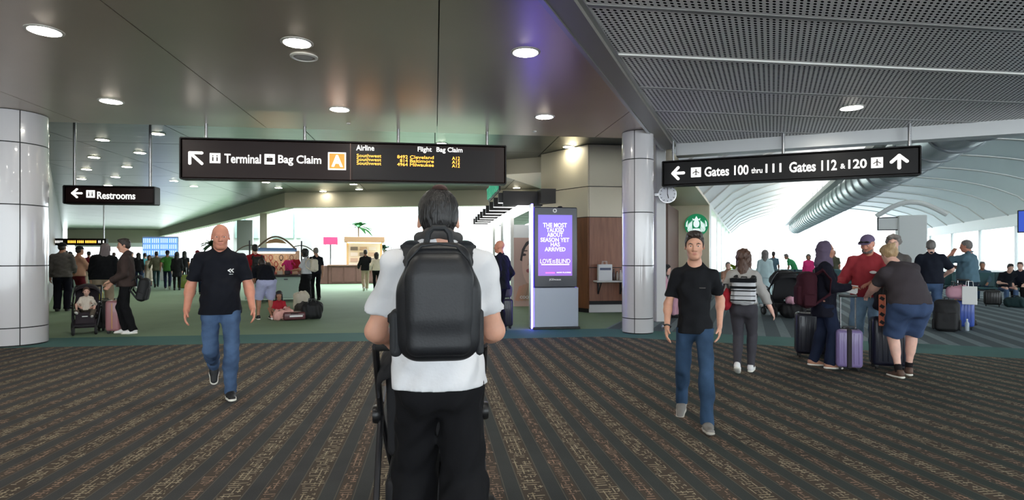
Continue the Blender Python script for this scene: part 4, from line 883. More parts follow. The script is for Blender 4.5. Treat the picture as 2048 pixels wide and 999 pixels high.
for px, hh, cc, lb in ((1223.5, .30, (70, 50, 50), 'dark brown bottle next to the white paper bag'), (1230.5, .24, (150, 140, 130), 'grey squat bottle on the wall shelf'), (1237, .30, (206, 196, 186), 'pale bottle at the right end of the wall shelf')):
    s = B6.loc(px, 550)[0]; e = empty('bottle', (oc.x+s, oc.y-.17, zs), 0, lb, 'bottle', 'bottles on the wall shelf')
    MB().lathe([(.034, 0), (.037, .01), (.037, hh*.6), (.02, hh*.8), (.018, hh*.93)], n=14).build('flask', mat('bottle_%d' % px, rgb(*cc), .25), e, smooth=True); MB().lathe([(.021, hh*.93), (.021, hh), (.001, hh)], n=12).build('cap', MATS['black_plastic'], e)
# ================================================================ clock
ck = at(1335, 388.5, 12.7); ce = empty('wall_clock', ck, -YAW-math.atan(311/FPX), 'round white clock bracketed to the slim square pillar', 'clock'); r_ = 17.5/FPX*12.7
MB().lathe([(r_*.9, -.05), (r_, -.05), (r_, .05), (r_*.9, .05)], n=32, axis='Y').build('case', MATS['steel'], ce, smooth=True); MB().lathe([(r_*.92, -.052), (.001, -.054)], n=32, axis='Y').build('dial', MATS['pure_white'], ce)
for i in range(12):
    a = math.pi/6*i; MB().box((.78*r_*math.sin(a), -.056, .78*r_*math.cos(a)), (.012, .004, .03), R=Matrix.Rotation(a, 3, 'Y')).build('hour_mark', MATS['black_plastic'], ce)
m = MB(); bar(m, (0, 0), (.0, r_*.72), .014, -.062, -.058); m.build('minute_hand', MATS['black_plastic'], ce); m = MB(); bar(m, (0, 0), (.02, -r_*.45), .018, -.066, -.062); m.build('hour_hand', MATS['black_plastic'], ce)
MB().box((-r_-.04, .0, 0), (.1, .05, .08), bev=.01).build('bracket', MATS['steel'], ce)
# ================================================================ round green cafe sign
lo_ = wing(28.95, -3.0); lp = at(1393, 450, 1); X_ = (1393-1024)/FPX
# point on the cafe wall (s = 29) seen at that pixel
k_ = 28.9/((cw(X_, 1)[0])*S30+(cw(X_, 1)[1])*C30); lg = at(1393, 450, k_); lr = 22.5/FPX*k_
le = empty('cafe_sign', lg, -W30, 'round green and white illuminated emblem of a long haired crowned figure', 'sign')
MB().lathe([(lr*.96, .08), (lr, .06), (lr, -.06), (.001, -.07)], n=40, axis='Y').build('disc', MATS['logo_green'], le, smooth=False)
m = MB(); m.tube([(lr*.97*math.cos(t), -.05, lr*.97*math.sin(t)) for t in [2*math.pi*i/40 for i in range(40)]], lr*.04, 6, closed=True); m.build('rim', MATS['logo_green'], le, smooth=True)
m = MB(); P2 = lambda pts: m.plate([(a*lr, b*lr) for a, b in pts], -.085, -.07)
P2([(.26*math.cos(t), .12+.34*math.sin(t)) for t in [2*math.pi*i/18 for i in range(18)]])
P2([(-.3, .42), (-.34, .62), (-.16, .52), (0, .82), (.16, .52), (.34, .62), (.3, .42)])
for s in (1, -1):
    for k in range(4):
        a0 = .32+.1*k; pts = [(s*(a0+.02), .44-.08*k), (s*(a0+.1), .3-.1*k), (s*(a0+.14), -.1-.1*k), (s*(a0+.05), -.62+.02*k), (s*(a0-.02), -.6), (s*(a0+.06), -.1-.08*k), (s*(a0+.03), .25-.08*k)]
        P2([(max(-.93, min(.93, a)), b) for a, b in (pts if s > 0 else pts[::-1])])
    P2([(s*.72, .45), (s*.86, .25), (s*.9, -.1), (s*.78, -.15), (s*.76, .15)][::s])
P2([(-.28, -.3), (.28, -.3), (.34, -.86), (-.34, -.86)])
m.build('figure', MATS['logo_white'], le)
# ================================================================ shop front with louvred canopy
sh0 = cw((1064-1024)/FPX*16.5, 16.5); shp = empty('cosmetics_shop', (sh0[0], sh0[1], 0), 0, 'shop front with white posts under a black louvred canopy', 'shop')
for k in range(9):
    y = k*1.35; m = MB(); m.box((-.55, y, 3.13), (.85, .12, .30)); m.box((.3, y, 3.0), (1.3, .12, .1)); m.build('canopy_slat', MATS['canopy_black'], shp); MB().box((-.55, y-.067, 2.985), (.86, .012, .02)).build('light_strip', mat('slat_light', (1, 1, 1, 1), emit=1.3), shp)
MB().box((.75, 5.4, 3.15), (1.2, 12, .4)).build('canopy_beam', MATS['canopy_black'], shp); MB().box((-.3, 5.4, 2.83), (.4, 12, .1)).build('light_trough', mat('trough_white', (1, 1, 1, 1), emit=1.2), shp)
MB().box((.3, -.05, 3.12), (2.3, .12, .42)).build('fascia_board', MATS['canopy_black'], shp)
for y in (2.2, 5.0, 8.0): MB().box((-.28, y, 1.4), (.1, .1, 2.8)).build('post', MATS['white_trim'], shp)
MB().box((-.28, 3.6, 1.45), (.02, 2.5, 2.6)).build('window_pane', MATS['glass_tint'], shp)
MB().box((.55, 1.8, 1.4), (.1, 3, 2.8)).build('side_wall', MATS['white_wall'], shp)
# green raised letters on top, too small to read
gl = empty('shop_lettering', (sh0[0]-.98, sh0[1]+.1, 3.36), 0, 'green raised shop lettering standing on the black canopy', 'sign')
MB().box((0.05, 1.6, .2), (.04, 3.4, .44)).build('sign_board', MATS['canopy_black'], gl)
for k in range(8):
    y = .1+.42*k; m = MB(); f = k % 4
    if f in (0, 2): m.tube([(0, y+.13*math.cos(t), .22+.15*math.sin(t)) for t in [2*math.pi*i/14 for i in range(14)]], .045, 5, closed=True)
    elif f == 1: m.box((0, y-.1, .22), (.06, .07, .36)); m.box((0, y, .37), (.06, .26, .07)); m.box((0, y, .22), (.06, .22, .07)); m.box((0, y, .07), (.06, .26, .07))
    else: m.box((0, y, .22), (.06, .07, .36)); m.box((0, y, .37), (.06, .28, .07))
    m.build('raised_letter', MATS['shop_green'], gl)
# face poster
B7 = Board(cw((1050-1024)/FPX*17, 17), math.radians(-4)); po = empty('face_poster', (B7.o.x, B7.o.y, 0), B7.ang, 'large cosmetics poster with half a face and hands in tan tones', 'poster')
q_ = B7.box(1027.5, 475, 1085, 612); MB().box(((q_[0]+q_[2])/2, .05, (q_[1]+q_[3])/2), (q_[2]-q_[0], .08, q_[3]-q_[1])).build('panel', mat('poster_tan', rgb(196, 162, 150), .5), po)
MB().box(((q_[0]+q_[2])/2, .05, (q_[3]+B7.loc(1050, 449)[1])/2), (q_[2]-q_[0], .08, B7.loc(1050, 449)[1]-q_[3])).build('white_header', MATS['paper_white'], po); MB().box(((q_[0]+q_[2])/2, .08, q_[1]/2), (q_[2]-q_[0]-.1, .1, q_[1])).build('plinth', MATS['black_plastic'], po)
def pshape(nm, pts, col, y):
    a = [B7.loc(*p) for p in pts]; MB().plate(a, y-.004, y).build(nm, mat('print_'+nm+str(col[0]), rgb(*col), .5), po)
def oval(cx, cy, rx, ry, n=20, a0=0): return [(cx+rx*math.cos(2*math.pi*i/n), cy+ry*math.sin(2*math.pi*i/n)) for i in range(n)]
pshape('hair', [(1040, 520), (1044, 498), (1052, 484), (1064, 477), (1084, 477), (1084, 530), (1060, 530)], (44, 34, 36), .01)
pshape('face', oval(1064, 528, 20, 43), (222, 182, 166), .006); pshape('eye', oval(1048, 509, 4.5, 2.6), (60, 40, 40), .002); pshape('brow', [(1043, 503), (1047, 500), (1055, 500), (1055, 502), (1047, 502.5)], (70, 48, 44), .002)
pshape('lips', oval(1057, 541, 4.5, 4), (176, 92, 92), .002); pshape('nose', [(1058, 510), (1060, 528), (1054, 531), (1056, 526)], (200, 150, 136), .002)
for k in range(4): pshape('finger', [(1030+k*6, 600), (1038+k*7, 572-k*3), (1044+k*7, 570-k*2), (1038+k*7, 602)], (206-k*8, 150, 126), .0)
lettering('COCO', B7.box(1040, 591, 1062, 596.5), -.006, MATS['pure_white'], po, bold=.02)
# ================================================================ people: materials
def skinmat(n, c):
    m = mat(n, c, .5, var=.10, vscale=14, bump=.03, bscale=90); b = m.node_tree.nodes['Principled BSDF']; b.inputs['Subsurface Weight'].default_value = .12; b.inputs['Subsurface Radius'].default_value = (.012, .005, .003); return m
skinmat('skin', rgb(208, 156, 132)); skinmat('skin_ruddy', rgb(206, 140, 116)); skinmat('skin_fair', rgb(226, 180, 162)); skinmat('skin_tan', rgb(176, 124, 98)); skinmat('skin_brown', rgb(132, 90, 70)); skinmat('scalp', rgb(84, 62, 56))
mat('eye_white', rgb(226, 222, 218), .2); mat('eye_dark', rgb(46, 34, 28), .2); mat('lip', rgb(184, 112, 104), .45)
for n, c in (('hair_black', (22, 20, 21)), ('hair_dark', (44, 34, 30)), ('hair_brown', (84, 58, 46)), ('hair_grey', (120, 114, 110)), ('hair_blond', (176, 146, 108)), ('hair_white', (176, 170, 166))): mat(n, rgb(*c), .45, bump=.5, bscale=120, stretch=(1, 1, .12), var=.25, vscale=60)
def cloth(n, c, var=.06, vs=5, rough=.85, bump=.12): mat(n, rgb(*c), rough, bump=bump, bscale=28, var=var, vscale=vs, spec=.2)
for n, c in (('white_cotton', (210, 210, 213)), ('black_cotton', (22, 23, 27)), ('navy_black', (20, 22, 30)), ('black_twill', (16, 16, 19)), ('brown_fleece', (62, 50, 47)), ('grey_knit', (92, 88, 86)), ('tan_top', (190, 146, 124)), ('khaki', (176, 158, 138)), ('charcoal_tee', (66, 60, 64)), ('red_sweat', (164, 58, 66)), ('navy_coat', (24, 24, 36)), ('mauve_scarf', (96, 84, 104)), ('heather_grey', (168, 164, 160)), ('legging_grey', (66, 64, 70)), ('navy_shirt', (26, 30, 42)), ('teal_tee', (84, 112, 126)), ('dark_shorts', (34, 42, 54)), ('lilac_shorts', (180, 182, 214)), ('red_fleece', (150, 30, 38)), ('red_tee', (170, 40, 52)), ('pink_cloth', (226, 170, 160)), ('rose_cloth', (214, 164, 180)), ('green_tee', (54, 104, 44)), ('dark_teal', (40, 60, 62)), ('cyan_tee', (96, 186, 200)), ('maroon_cloth', (96, 24, 34)), ('cream_cloth', (226, 214, 196)), ('hot_pink', (226, 60, 130)), ('leaf_shirt', (60, 150, 96)), ('pale_dress', (196, 220, 222)), ('purple_cap', (112, 98, 128)), ('grey_hood', (134, 122, 124)), ('olive_cloth', (96, 96, 78)), ('sock_black', (28, 24, 26))): cloth(n, c)
cloth('denim_mid', (72, 94, 126), .4, 4); cloth('denim_dark', (50, 72, 98), .35, 4); cloth('denim_light', (112, 138, 160), .35, 4); cloth('denim_navy', (28, 36, 58), .3, 4); cloth('denim_shorts', (56, 72, 102), .3, 4)
for n, c in (('shoe_black', (28, 28, 30)), ('shoe_white', (232, 230, 230)), ('shoe_grey', (122, 118, 114)), ('shoe_tan', (176, 128, 104)), ('shoe_brown', (86, 62, 50)), ('sole_white', (226, 222, 212)), ('sole_black', (22, 22, 23)), ('sole_grey', (176, 170, 160)), ('lace_grey', (150, 148, 146))): mat(n, rgb(*c), .6)
BLK = ('shoe_black', 'sole_black'); WHT = ('shoe_white', 'sole_white'); BWS = ('shoe_black', 'sole_white')
WALK1 = dict(aR=(.08, .24, .10), fR=(-14, 4), aL=(-.08, -.27, .15), fL=(32, 4), wR=(.27, -.12, .90), wL=(-.27, .2, .93), pel=(0, .905))
WALK2 = dict(aR=(.08, -.27, .15), fR=(32, 4), aL=(-.08, .24, .10), fL=(-14, 4), wR=(.27, .2, .93), wL=(-.27, -.12, .90), pel=(0, .905))
SIT = dict(pel=(0, .50), aR=(.12, .42, .085), aL=(-.12, .42, .085), kneepole=(0, 1, .8), seat=1, wR=(.14, .36, .60), wL=(-.14, .36, .60))
# ================================================================ the man in front, seen from behind, with his backpack and stroller
FM = cw((877-1024)/FPX*2.37, 2.37)
def fm_extra(J):
    put, nb, R2, H = J['put'], J['nb'], J['R2'], J['H']; A = V3
    put('collar', [rc(nb+A(x0, y0, z0), nb+A(x1, y1, z1), .020, k=.02, n=A(0, 0, 1), fl=1) for x0, y0, z0, x1, y1, z1 in ((-.075, -.015, .012, -.035, -.064, .028), (-.035, -.064, .028, .035, -.064, .028), (.035, -.064, .028, .075, -.015, .012), (-.075, -.015, .012, -.04, .05, -.03), (.075, -.015, .012, .04, .05, -.03))], .008, mat('grey_rib', rgb(64, 62, 62), .8))
Jm = person((FM[0], FM[1], 0), 0, 'man in white t-shirt and black trousers seen from behind pushing a stroller', h=1.81, q=0, build=.97, skin='skin', lean=(7, 0, 0), head=(0, 2), neckl=-.012, hscale=1.0,
            wR=(.20, .33, 1.03), wL=(-.22, .33, 1.03), eR=(.28, -1, -.2), eL=(-.34, -1, -.2), aR=(.10, -.16, .12), fR=(22, 3), aL=(-.10, .16, .09), fL=(-5, 3), pel=(0, .915), hand='fist',
            top=('tee', 'white_cotton', -.02, .70, 1.8), bottom=('wide', 'black_twill', 1.02), shoes=BLK, hair=('thin', 'hair_black'), facial=False, extra=fm_extra)
def backpack(pos, rz, w, d, h, m, label, straps=True, trim=None, hv=.011, pockets=True, handle=True, sh_y=.2, tilt=0, group=None, cat='backpack'):
    """stands on its base at pos; its back panel faces local +y"""
    r = empty('backpack', pos, rz, label, cat, group); R = rotm(tilt, 0, 0); A = V3
    Q_ = lambda x, y, z: R@A(x, y, z)
    blob('main_compartment', [bx(Q_(0, 0, h*.5), (w, d*.82, h), min(w, d)*.38, R, k=.02), bx(Q_(0, -.01, h*.80), (w*.86, d*.9, h*.38), d*.4, R, k=.03), el(Q_(0, -d*.1, h*.42), (w*.47, d*.52, h*.44), R, k=.03)], hv, MATS[m], r, amp=.0018, wl=.09)
    if pockets:
        blob('front_pocket', [bx(Q_(0, -d*.43, h*.34), (w*.80, d*.34, h*.56), d*.15, R, k=.02)], hv, MATS[m], r)
        for s in (1, -1): blob('side_pocket', [bx(Q_(s*w*.49, 0, h*.22), (w*.12, d*.6, h*.34), w*.05, R)], hv, MATS[m], r)
    z = MB(); z.tube([Q_(-w*.47, -d*.12, h*.30), Q_(-w*.47, -d*.14, h*.75), Q_(-w*.36, -d*.15, h*.93), Q_(0, -d*.16, h*1.0), Q_(w*.36, -d*.15, h*.93), Q_(w*.47, -d*.14, h*.75), Q_(w*.47, -d*.12, h*.30)], w*.014, 6); z.build('zipper', MATS[trim or 'black_plastic'], r, smooth=True)
    if handle: z = MB(); z.tube([Q_(-.035, d*.32, h*.97), Q_(-.03, d*.32, h*1.06), Q_(.03, d*.32, h*1.06), Q_(.035, d*.32, h*.97)], .009, 8); z.build('grab_handle', MATS[trim or 'black_plastic'], r, smooth=True)
    if straps:
        for s in (1, -1): blob('shoulder_strap', [rc(Q_(s*w*.2, d*.35, h*.93), Q_(s*w*.36, d*.35+sh_y*.45, h*1.05), .032, k=.02, n=Q_(0, .35, 1)/1.06, fl=.3), rc(Q_(s*w*.36, d*.35+sh_y*.45, h*1.05), Q_(s*w*.42, d*.35+sh_y, h*.8), .032, .03, k=.02, n=Q_(0, .9, .3), fl=.3), rc(Q_(s*w*.42, d*.35+sh_y, h*.8), Q_(s*w*.48, d*.35+sh_y*.9, h*.4), .03, .02, k=.02, n=Q_(0, 1, 0), fl=.3), rc(Q_(s*w*.48, d*.35+sh_y*.9, h*.4), Q_(s*w*.45, d*.3, h*.12), .016, k=.02)], min(hv, .009), MATS[trim or m], r)
    return r
mat('pack_black', rgb(19, 21, 26), .5, bump=.06, bscale=120, var=.1, vscale=4); mat('pack_dark', rgb(24, 24, 27), .7); mat('strap_dark', rgb(28, 30, 34), .7, bump=.05, bscale=90)
bp_ = empty('backpack', (FM[0], FM[1], 0), 0, 'smooth black backpack worn by the man in the white t-shirt', 'backpack')
Sm = Jm['S']; A = V3
bw, bh, bz0, by = .285, .43, 1.075, -.255
blob('main_compartment', [bx((0, by, bz0+bh*.36), (bw*1.04, .15, bh*.72), .072, k=.05), bx((0, by, bz0+bh*.62), (bw*.84, .145, bh*.76), .07, k=.06), bx((0, by-.02, bz0+bh*.40), (bw*.9, .16, bh*.72), .075, k=.05)], .008, MATS['pack_black'], bp_)
blob('front_panel', [bx((0, by-.062, bz0+bh*.42), (bw*.84, .085, bh*.74), .042, k=.03), bx((0, by-.058, bz0+bh*.60), (bw*.70, .085, bh*.62), .042, k=.05)], .007, MATS['pack_black'], bp_)
z = MB(); z.tube([(-bw*.47, by-.045, bz0+.07), (-bw*.47, by-.05, bz0+bh*.60), (-bw*.385, by-.055, bz0+bh*.84), (-bw*.22, by-.058, bz0+bh*.965), (0, by-.058, bz0+bh*.985), (bw*.22, by-.058, bz0+bh*.965), (bw*.385, by-.055, bz0+bh*.84), (bw*.47, by-.05, bz0+bh*.60), (bw*.47, by-.045, bz0+.07)], .0045, 6); z.build('zipper', MATS['strap_dark'], bp_, smooth=True)
blob('side_pocket', [bx((-bw*.5-.012, by+.01, bz0+.10), (.045, .1, .17), .02)], .007, MATS['strap_dark'], bp_); blob('side_pocket', [bx((bw*.5+.006, by+.01, bz0+.10), (.03, .1, .17), .014)], .007, MATS['strap_dark'], bp_)
z = MB(); z.box((-bw*.5-.03, by+.03, bz0+.15), (.03, .03, .04), bev=.008); z.build('buckle', MATS['black_plastic'], bp_)
z = MB(); z.tube([(-.052, by+.07, bz0+bh*.93), (-.040, by+.075, bz0+bh*1.085), (-.022, by+.075, bz0+bh*1.13), (.022, by+.075, bz0+bh*1.13), (.040, by+.075, bz0+bh*1.085), (.052, by+.07, bz0+bh*.93)], .012, 8); z.build('grab_handle', MATS['strap_dark'], bp_, smooth=True)
shz = {s: Jm['C'](s*.098, 0, .14)*Sm for s in (1, -1)}
for s in (1, -1):
    p0, p1, p2, p3, p4 = A(s*.045, by+.06, bz0+bh*.88), shz[s]+A(-s*.012, -.118, .040), shz[s]+A(s*.010, -.02, .104), shz[s]+A(s*.018, .09, .045), shz[s]+A(s*.03, .14, -.15)
    nn = lambda u, v: unit(np.cross(unit(v-u), A(1, 0, 0)*s))
    blob('shoulder_strap', [rc(p0, p1, .050, .046, k=.02, n=unit(A(0, -.75, .6)), fl=.24), rc(p1, p2, .046, .044, k=.02, n=unit(A(0, -.55, .85)), fl=.26), rc(p2, p3, .044, .04, k=.02, n=unit(A(0, .6, .8)), fl=.26), rc(p3, p4, .04, .03, k=.02, n=A(0, 1, 0), fl=.26)], .007, MATS['strap_dark'], bp_)
# ---------------------------------------------------------------- strollers
mat('stroller_fabric', rgb(26, 26, 30), .8, bump=.1, bscale=40); mat('stroller_plum', rgb(38, 28, 36), .8, bump=.1, bscale=40); mat('stroller_tube', rgb(60, 60, 64), .35, .7)
def stroller(pos, rz, label, k=1.0, fab='stroller_fabric', canopy=1.15, hand=True, badge=False, wide=.27):
    r = empty('stroller', pos, rz, label, 'stroller'); w = wide
    L = lambda x, y, z: (x*k, y*k, z*k)
    for s in (1, -1):
        for y, rr, x, n in ((-.30, .125, w+.03, 'rear_wheel'), (.36, .10, w-.05, 'front_wheel')):
            wh = MB(); wh.lathe([(rr*.62*k, -.02*k), (rr*.9*k, -.024*k), (rr*k, -.012*k), (rr*k, .012*k), (rr*.9*k, .024*k), (rr*.62*k, .02*k)], L(s*x, y, rr), 22, 'X'); o = wh.build(n, MATS['rubber'], r, smooth=True)
            MB().lathe([(.02*k, -.03*k), (rr*.6*k, -.018*k), (rr*.6*k, .018*k), (.02*k, .03*k)], L(s*x, y, rr), 18, 'X').build('hub', mat('hub_grey', rgb(92, 92, 96), .4, .4), o, smooth=True)
        MB().tube([L(s*w, -.30, .125), L(s*w, -.12, .42), L(s*w, .02, .60)], .016*k, 8).build('rear_leg', MATS['stroller_tube'], r, smooth=True)
        MB().tube([L(s*(w-.05), .36, .12), L(s*(w-.02), .22, .35), L(s*w, .0, .62)], .016*k, 8).build('front_leg', MATS['stroller_tube'], r, smooth=True)
        MB().tube([L(s*w, .02, .60), L(s*w, -.18, .86), L(s*w*.97, -.34, 1.0), L(s*w*.95, -.40, 1.03)], .017*k, 8).build('push_tube', MATS['stroller_tube'], r, smooth=True)
        MB().lathe([(.045*k, -.022*k), (.05*k, -.01*k), (.05*k, .01*k), (.045*k, .022*k)], L(s*(w+.02), .02, .60), 18, 'X').build('hinge', MATS['black_plastic'], r, smooth=True)
        MB().tube([L(s*w, .02, .66), L(s*w, .18, .70), L(s*w*.9, .26, .69)], .016*k, 8).build('armrest', MATS['black_plastic'], r, smooth=True)
    MB().tube([L(-w*.95, -.40, 1.03), L(w*.95, -.40, 1.03)], .022*k, 10).build('handle_grip', MATS['rubber'], r, smooth=True)
    MB().tube([L(-w*.95, -.30, .14), L(w*.95, -.30, .14)], .013*k, 8).build('axle', MATS['stroller_tube'], r, smooth=True)
    MB().tube([L(-w*.8, .36, .20), L(w*.8, .36, .20)], .013*k, 8).build('foot_bar', MATS['stroller_tube'], r, smooth=True)
    st = blob('seat', [bx(L(0, -.12, .70), (w*1.7*k, .05*k, .56*k), .022*k, rotm(.28, 0, 0), k=.02), bx(L(0, .10, .44), (w*1.7*k, .34*k, .06*k), .025*k, rotm(.12, 0, 0), k=.02), bx(L(0, .29, .34), (w*1.4*k, .04*k, .22*k), .018*k, rotm(.25, 0, 0), k=.02)], .014*k, MATS[fab], r)
    blob('basket', [bx(L(0, .02, .24), (w*1.7*k, .5*k, .2*k), .04*k, k=.02), bx(L(0, .02, .34), (w*1.55*k, .44*k, .2*k), .03*k, k=.002, sub=True)], .016*k, MATS[fab], r)
    # canopy: a fan of fabric bows
    m = MB(); N, Mn = 8, 12; vs = []; fs = []
    for i in range(N+1):
        a = -1.9+canopy*1.35*i/N
        for j in range(Mn+1):
            t = math.pi*j/Mn; rr = .36+.02*math.sin(math.pi*i/N*4)**2; x = -w*1.02*math.cos(t)*1.0; h_ = math.sin(t)**.55*rr
            vs.append(L(x, -.12+h_*math.sin(a+.9+.0)*1.0, .72+h_*math.cos(a+.9)))
    for i in range(N):
        for j in range(Mn): fs.append((i*(Mn+1)+j, i*(Mn+1)+j+1, (i+1)*(Mn+1)+j+1, (i+1)*(Mn+1)+j))
    c = m.add(vs, fs).build('canopy', MATS[fab], r, smooth=True); mod = c.modifiers.new('thick', 'SOLIDIFY'); mod.thickness = .012*k
    if badge: MB().box(L(0, .325, .40), (.1*k, .01*k, .018*k)).build('badge', MATS['paper_white'], r)
    return r
stroller((FM[0]-.035, FM[1]+.78, 0), 0, 'dark stroller being pushed in front of the man in white', 1.0, wide=.27)
# ================================================================ the two men walking towards the viewer
def emb1(J):
    put, C = J['put'], J['C']; z = .045
    put('chest_emblem', [rc(C(-.083, .148, z-.012), C(-.063, .150, z+.006), .0055, k=.004), rc(C(-.063, .150, z+.006), C(-.083, .148, z+.02), .0055, k=.004), rc(C(-.105, .143, z-.012), C(-.088, .146, z+.006), .0055, k=.004), rc(C(-.105, .143, z+.02), C(-.088, .146, z+.006), .0055, k=.004), rc(C(-.1, .144, z-.03), C(-.07, .149, z-.03), .004, k=.003)], .004, MATS['pure_white'])
person(**stand(441, 797, 180), label='bald man in black t-shirt and blue jeans walking towards the viewer', h=1.82, q=0, build=1.07, belly=1.1, neckl=.015, skin='skin_ruddy', head=(0, 3), hair=None,
       aL=(-.085, .03, .085), fL=(0, 6), aR=(.06, -.40, .27), fR=(62, 0), pel=(-.03, .925), wR=(.29, .04, .885), wL=(-.285, .10, .885), top=('tee', 'navy_black', -.09, .78, 1.05), bottom=('jeans', 'denim_mid', 1.0), shoes=('shoe_black', 'sole_white'), extra=emb1)
def emb2(J):
    put, C, W, EL = J['put'], J['C'], J['W'], J['EL']
    put('chest_print', [rc(C(-.105, .128, .05), C(-.05, .139, .05), .005, k=.003)], .004, MATS['grey_knit'])
    f = unit(W[1]-EL[1]); c = W[1]-f*.015; m = MB(); S_ = J['S']; u = unit(np.cross(f, V3(0, 0, 1))); v = np.cross(f, u)
    m.tube([(c+(u*math.cos(t)*.031+v*math.sin(t)*.029))*S_ for t in [2*math.pi*i/18 for i in range(18)]], .0075, 6, closed=True); wb_ = m.build('wristwatch', MATS['black_plastic'], J['root'], smooth=True)
    o = V3(.031, .01, 0); m = MB(); p_ = Vector((c+o)*S_); m.cyl(p_, p_+Vector((.010, .003, 0)), .019, n=18); m.build('watch_dial', MATS['steel'], wb_)
person(**stand(1389, 853, 180), label='young dark-haired man in black t-shirt and jeans walking towards the viewer', h=1.68, q=0, build=.86, neckl=.058, skin='skin', head=(0, 4), hair=('short', 'hair_dark'),
       aL=(-.105, .10, .085), fL=(-4, 8), aR=(.12, -.42, .13), fR=(26, 6), pel=(-.06, .90), wR=(.235, .05, .88), wL=(-.215, -.12, .89), top=('tee', 'black_cotton', -.07, .72, .95), bottom=('jeans', 'denim_dark', 1.10), shoes=('shoe_grey', 'sole_grey', 'lace_grey'), extra=emb2)
# ================================================================ right hand group
person(**stand(1487, 746, -8), label='woman with long brown hair and grey sweatshirt walking away', h=1.57, q=1, build=1.02, fem=True, skin='skin_fair', hair=('long', 'hair_brown'), facial=False,
       aL=(-.06, -.14, .14), fL=(28, 4), aR=(.075, .16, .09), fR=(-8, 4), pel=(0, .91), wR=(.36, .08, .86), wL=(-.24, .10, .98), top=('sweater', 'heather_grey', .06, 1.97, 1.0), bottom=('slim', 'legging_grey', 1.1), shoes=WHT)
person(**stand(1648, 734, -80), label='woman in mauve headscarf and dark coat holding the purple suitcase', h=1.66, q=1, build=1.08, fem=True, skin='skin_tan', head=(0, 0), hair=('scarf', 'mauve_scarf', 'hair_dark'),
       aR=(.10, .05, .085), aL=(-.10, -.12, .085), wR=(.14, .30, 1.12), wL=(-.26, -.02, .90), eR=(.5, -1, -.4), top=('coat', 'navy_coat', -.22, 1.97, 1.2), bottom=('slack', 'denim_navy', 1.05), shoes=('shoe_tan', 'sole_white'))
def glasses(J):
    put, H, Rh = J['put'], J['H'], J['Rh']; put('sunglasses', [el(H(s*.038, .115, .062), (.034, .008, .018), Rh, k=.006) for s in (1, -1)]+[rc(H(-.015, .12, .066), H(.015, .12, .066), .005, k=.004)], .007, MATS['black_plastic'])
    put('chest_print', [el(J['C'](-.075, .165, .02), (.045, .012, .022), k=.004)], .008, MATS['paper_white'])
person(**stand(1738, 724, 168), label='bearded man in red sweatshirt and purple cap facing the viewer', h=1.76, q=1, build=1.2, belly=1.05, skin='skin_ruddy', head=(-8, 16), hair=('cap', 'purple_cap', 'hair_grey', 'beard'),
       aL=(-.10, .12, .085), fL=(0, 12), aR=(.16, -.05, .085), wR=(.28, .30, 1.06), wL=(-.10, .36, 1.10), eL=(-1, -.5, -.3), top=('sweater', 'red_sweat', -.03, 1.95, 1.1), bottom=('jeans', 'denim_light', 1.12), shoes=('shoe_black', 'sole_grey'), extra=glasses)
def socks(J):
    for s in (1, -1):
        a, k = J['AN'][s], J['KN'][s]; u = unit(k-a); J['put']('sock', [rc(a, a+u*.10, .041, .046, k=.01, cut=[(a+u*.085, u)])], .011, MATS['sock_black'])
person(**stand(1812, 753, 22), label='woman in charcoal t-shirt and denim shorts bending over a suitcase', h=1.70, q=1, build=1.34, fem=True, skin='skin_fair', lean=(30, -8, 16), head=(14, 8), hair=('bun', 'hair_blond'), facial=False,
       aR=(.07, .10, .085), aL=(-.12, -.10, .085), fL=(0, 25), fR=(0, 12), pel=(-.10, .90), wL=(-.28, .50, .95), wR=(.22, .48, .98), top=('tee', 'charcoal_tee', .0, .75, 1.5), bottom=('shorts', 'denim_shorts', 1.0, .93), shoes=('shoe_brown', 'sole_white'), extra=socks)
person(**stand(1862, 654, 8), label='man in navy shirt and blue jeans seen from behind', h=1.81, q=1, build=1.12, skin='skin_fair', head=(0, 0), hair=('crop', 'hair_grey'), facial=False,
       aR=(.10, 0, .085), aL=(-.12, .1, .085), wR=(.24, .24, 1.02), wL=(-.2, .25, 1.0), eR=(1, -.5, -.2), top=('shirt', 'navy_shirt', -.05, .85, 1.3), bottom=('jeans', 'denim_mid', 1.08), shoes=BWS)
person(**stand(1936, 650, 70), label='big man in teal t-shirt and dark shorts with a hand at his mouth', h=1.82, q=1, build=1.28, belly=.9, skin='skin_ruddy', head=(10, 6), hair=('crop', 'hair_grey'), facial=True,
       aR=(.10, -.05, .085), aL=(-.12, .12, .085), wL=(-.05, .24, 1.50), wR=(.05, .30, 1.20), eL=(-1, .2, -1), eR=(1, -.4, -.5), top=('tee', 'teal_tee', -.04, .85, 1.4), bottom=('shorts', 'dark_shorts', 1.05, .9), shoes=BLK, extra=socks)
person(**stand(1787, 692, 175), label='curly haired person half hidden behind the bending woman', h=1.80, q=1, skin='skin_fair', hair=('curly', 'hair_grey'), top=('tee', 'grey_knit'), bottom=('jeans', 'denim_dark'), shoes=BLK)
person(**stand(1530, 613, 0), label='person in a long pale dress beside the black stroller', h=1.66, q=2, fem=True, skin='skin_tan', hair=('long', 'hair_grey'), top=('sweater', 'pale_dress', -.05, 1.9, 1.2), bottom=('skirt', 'pale_dress', 1.1, .1), shoes=WHT)
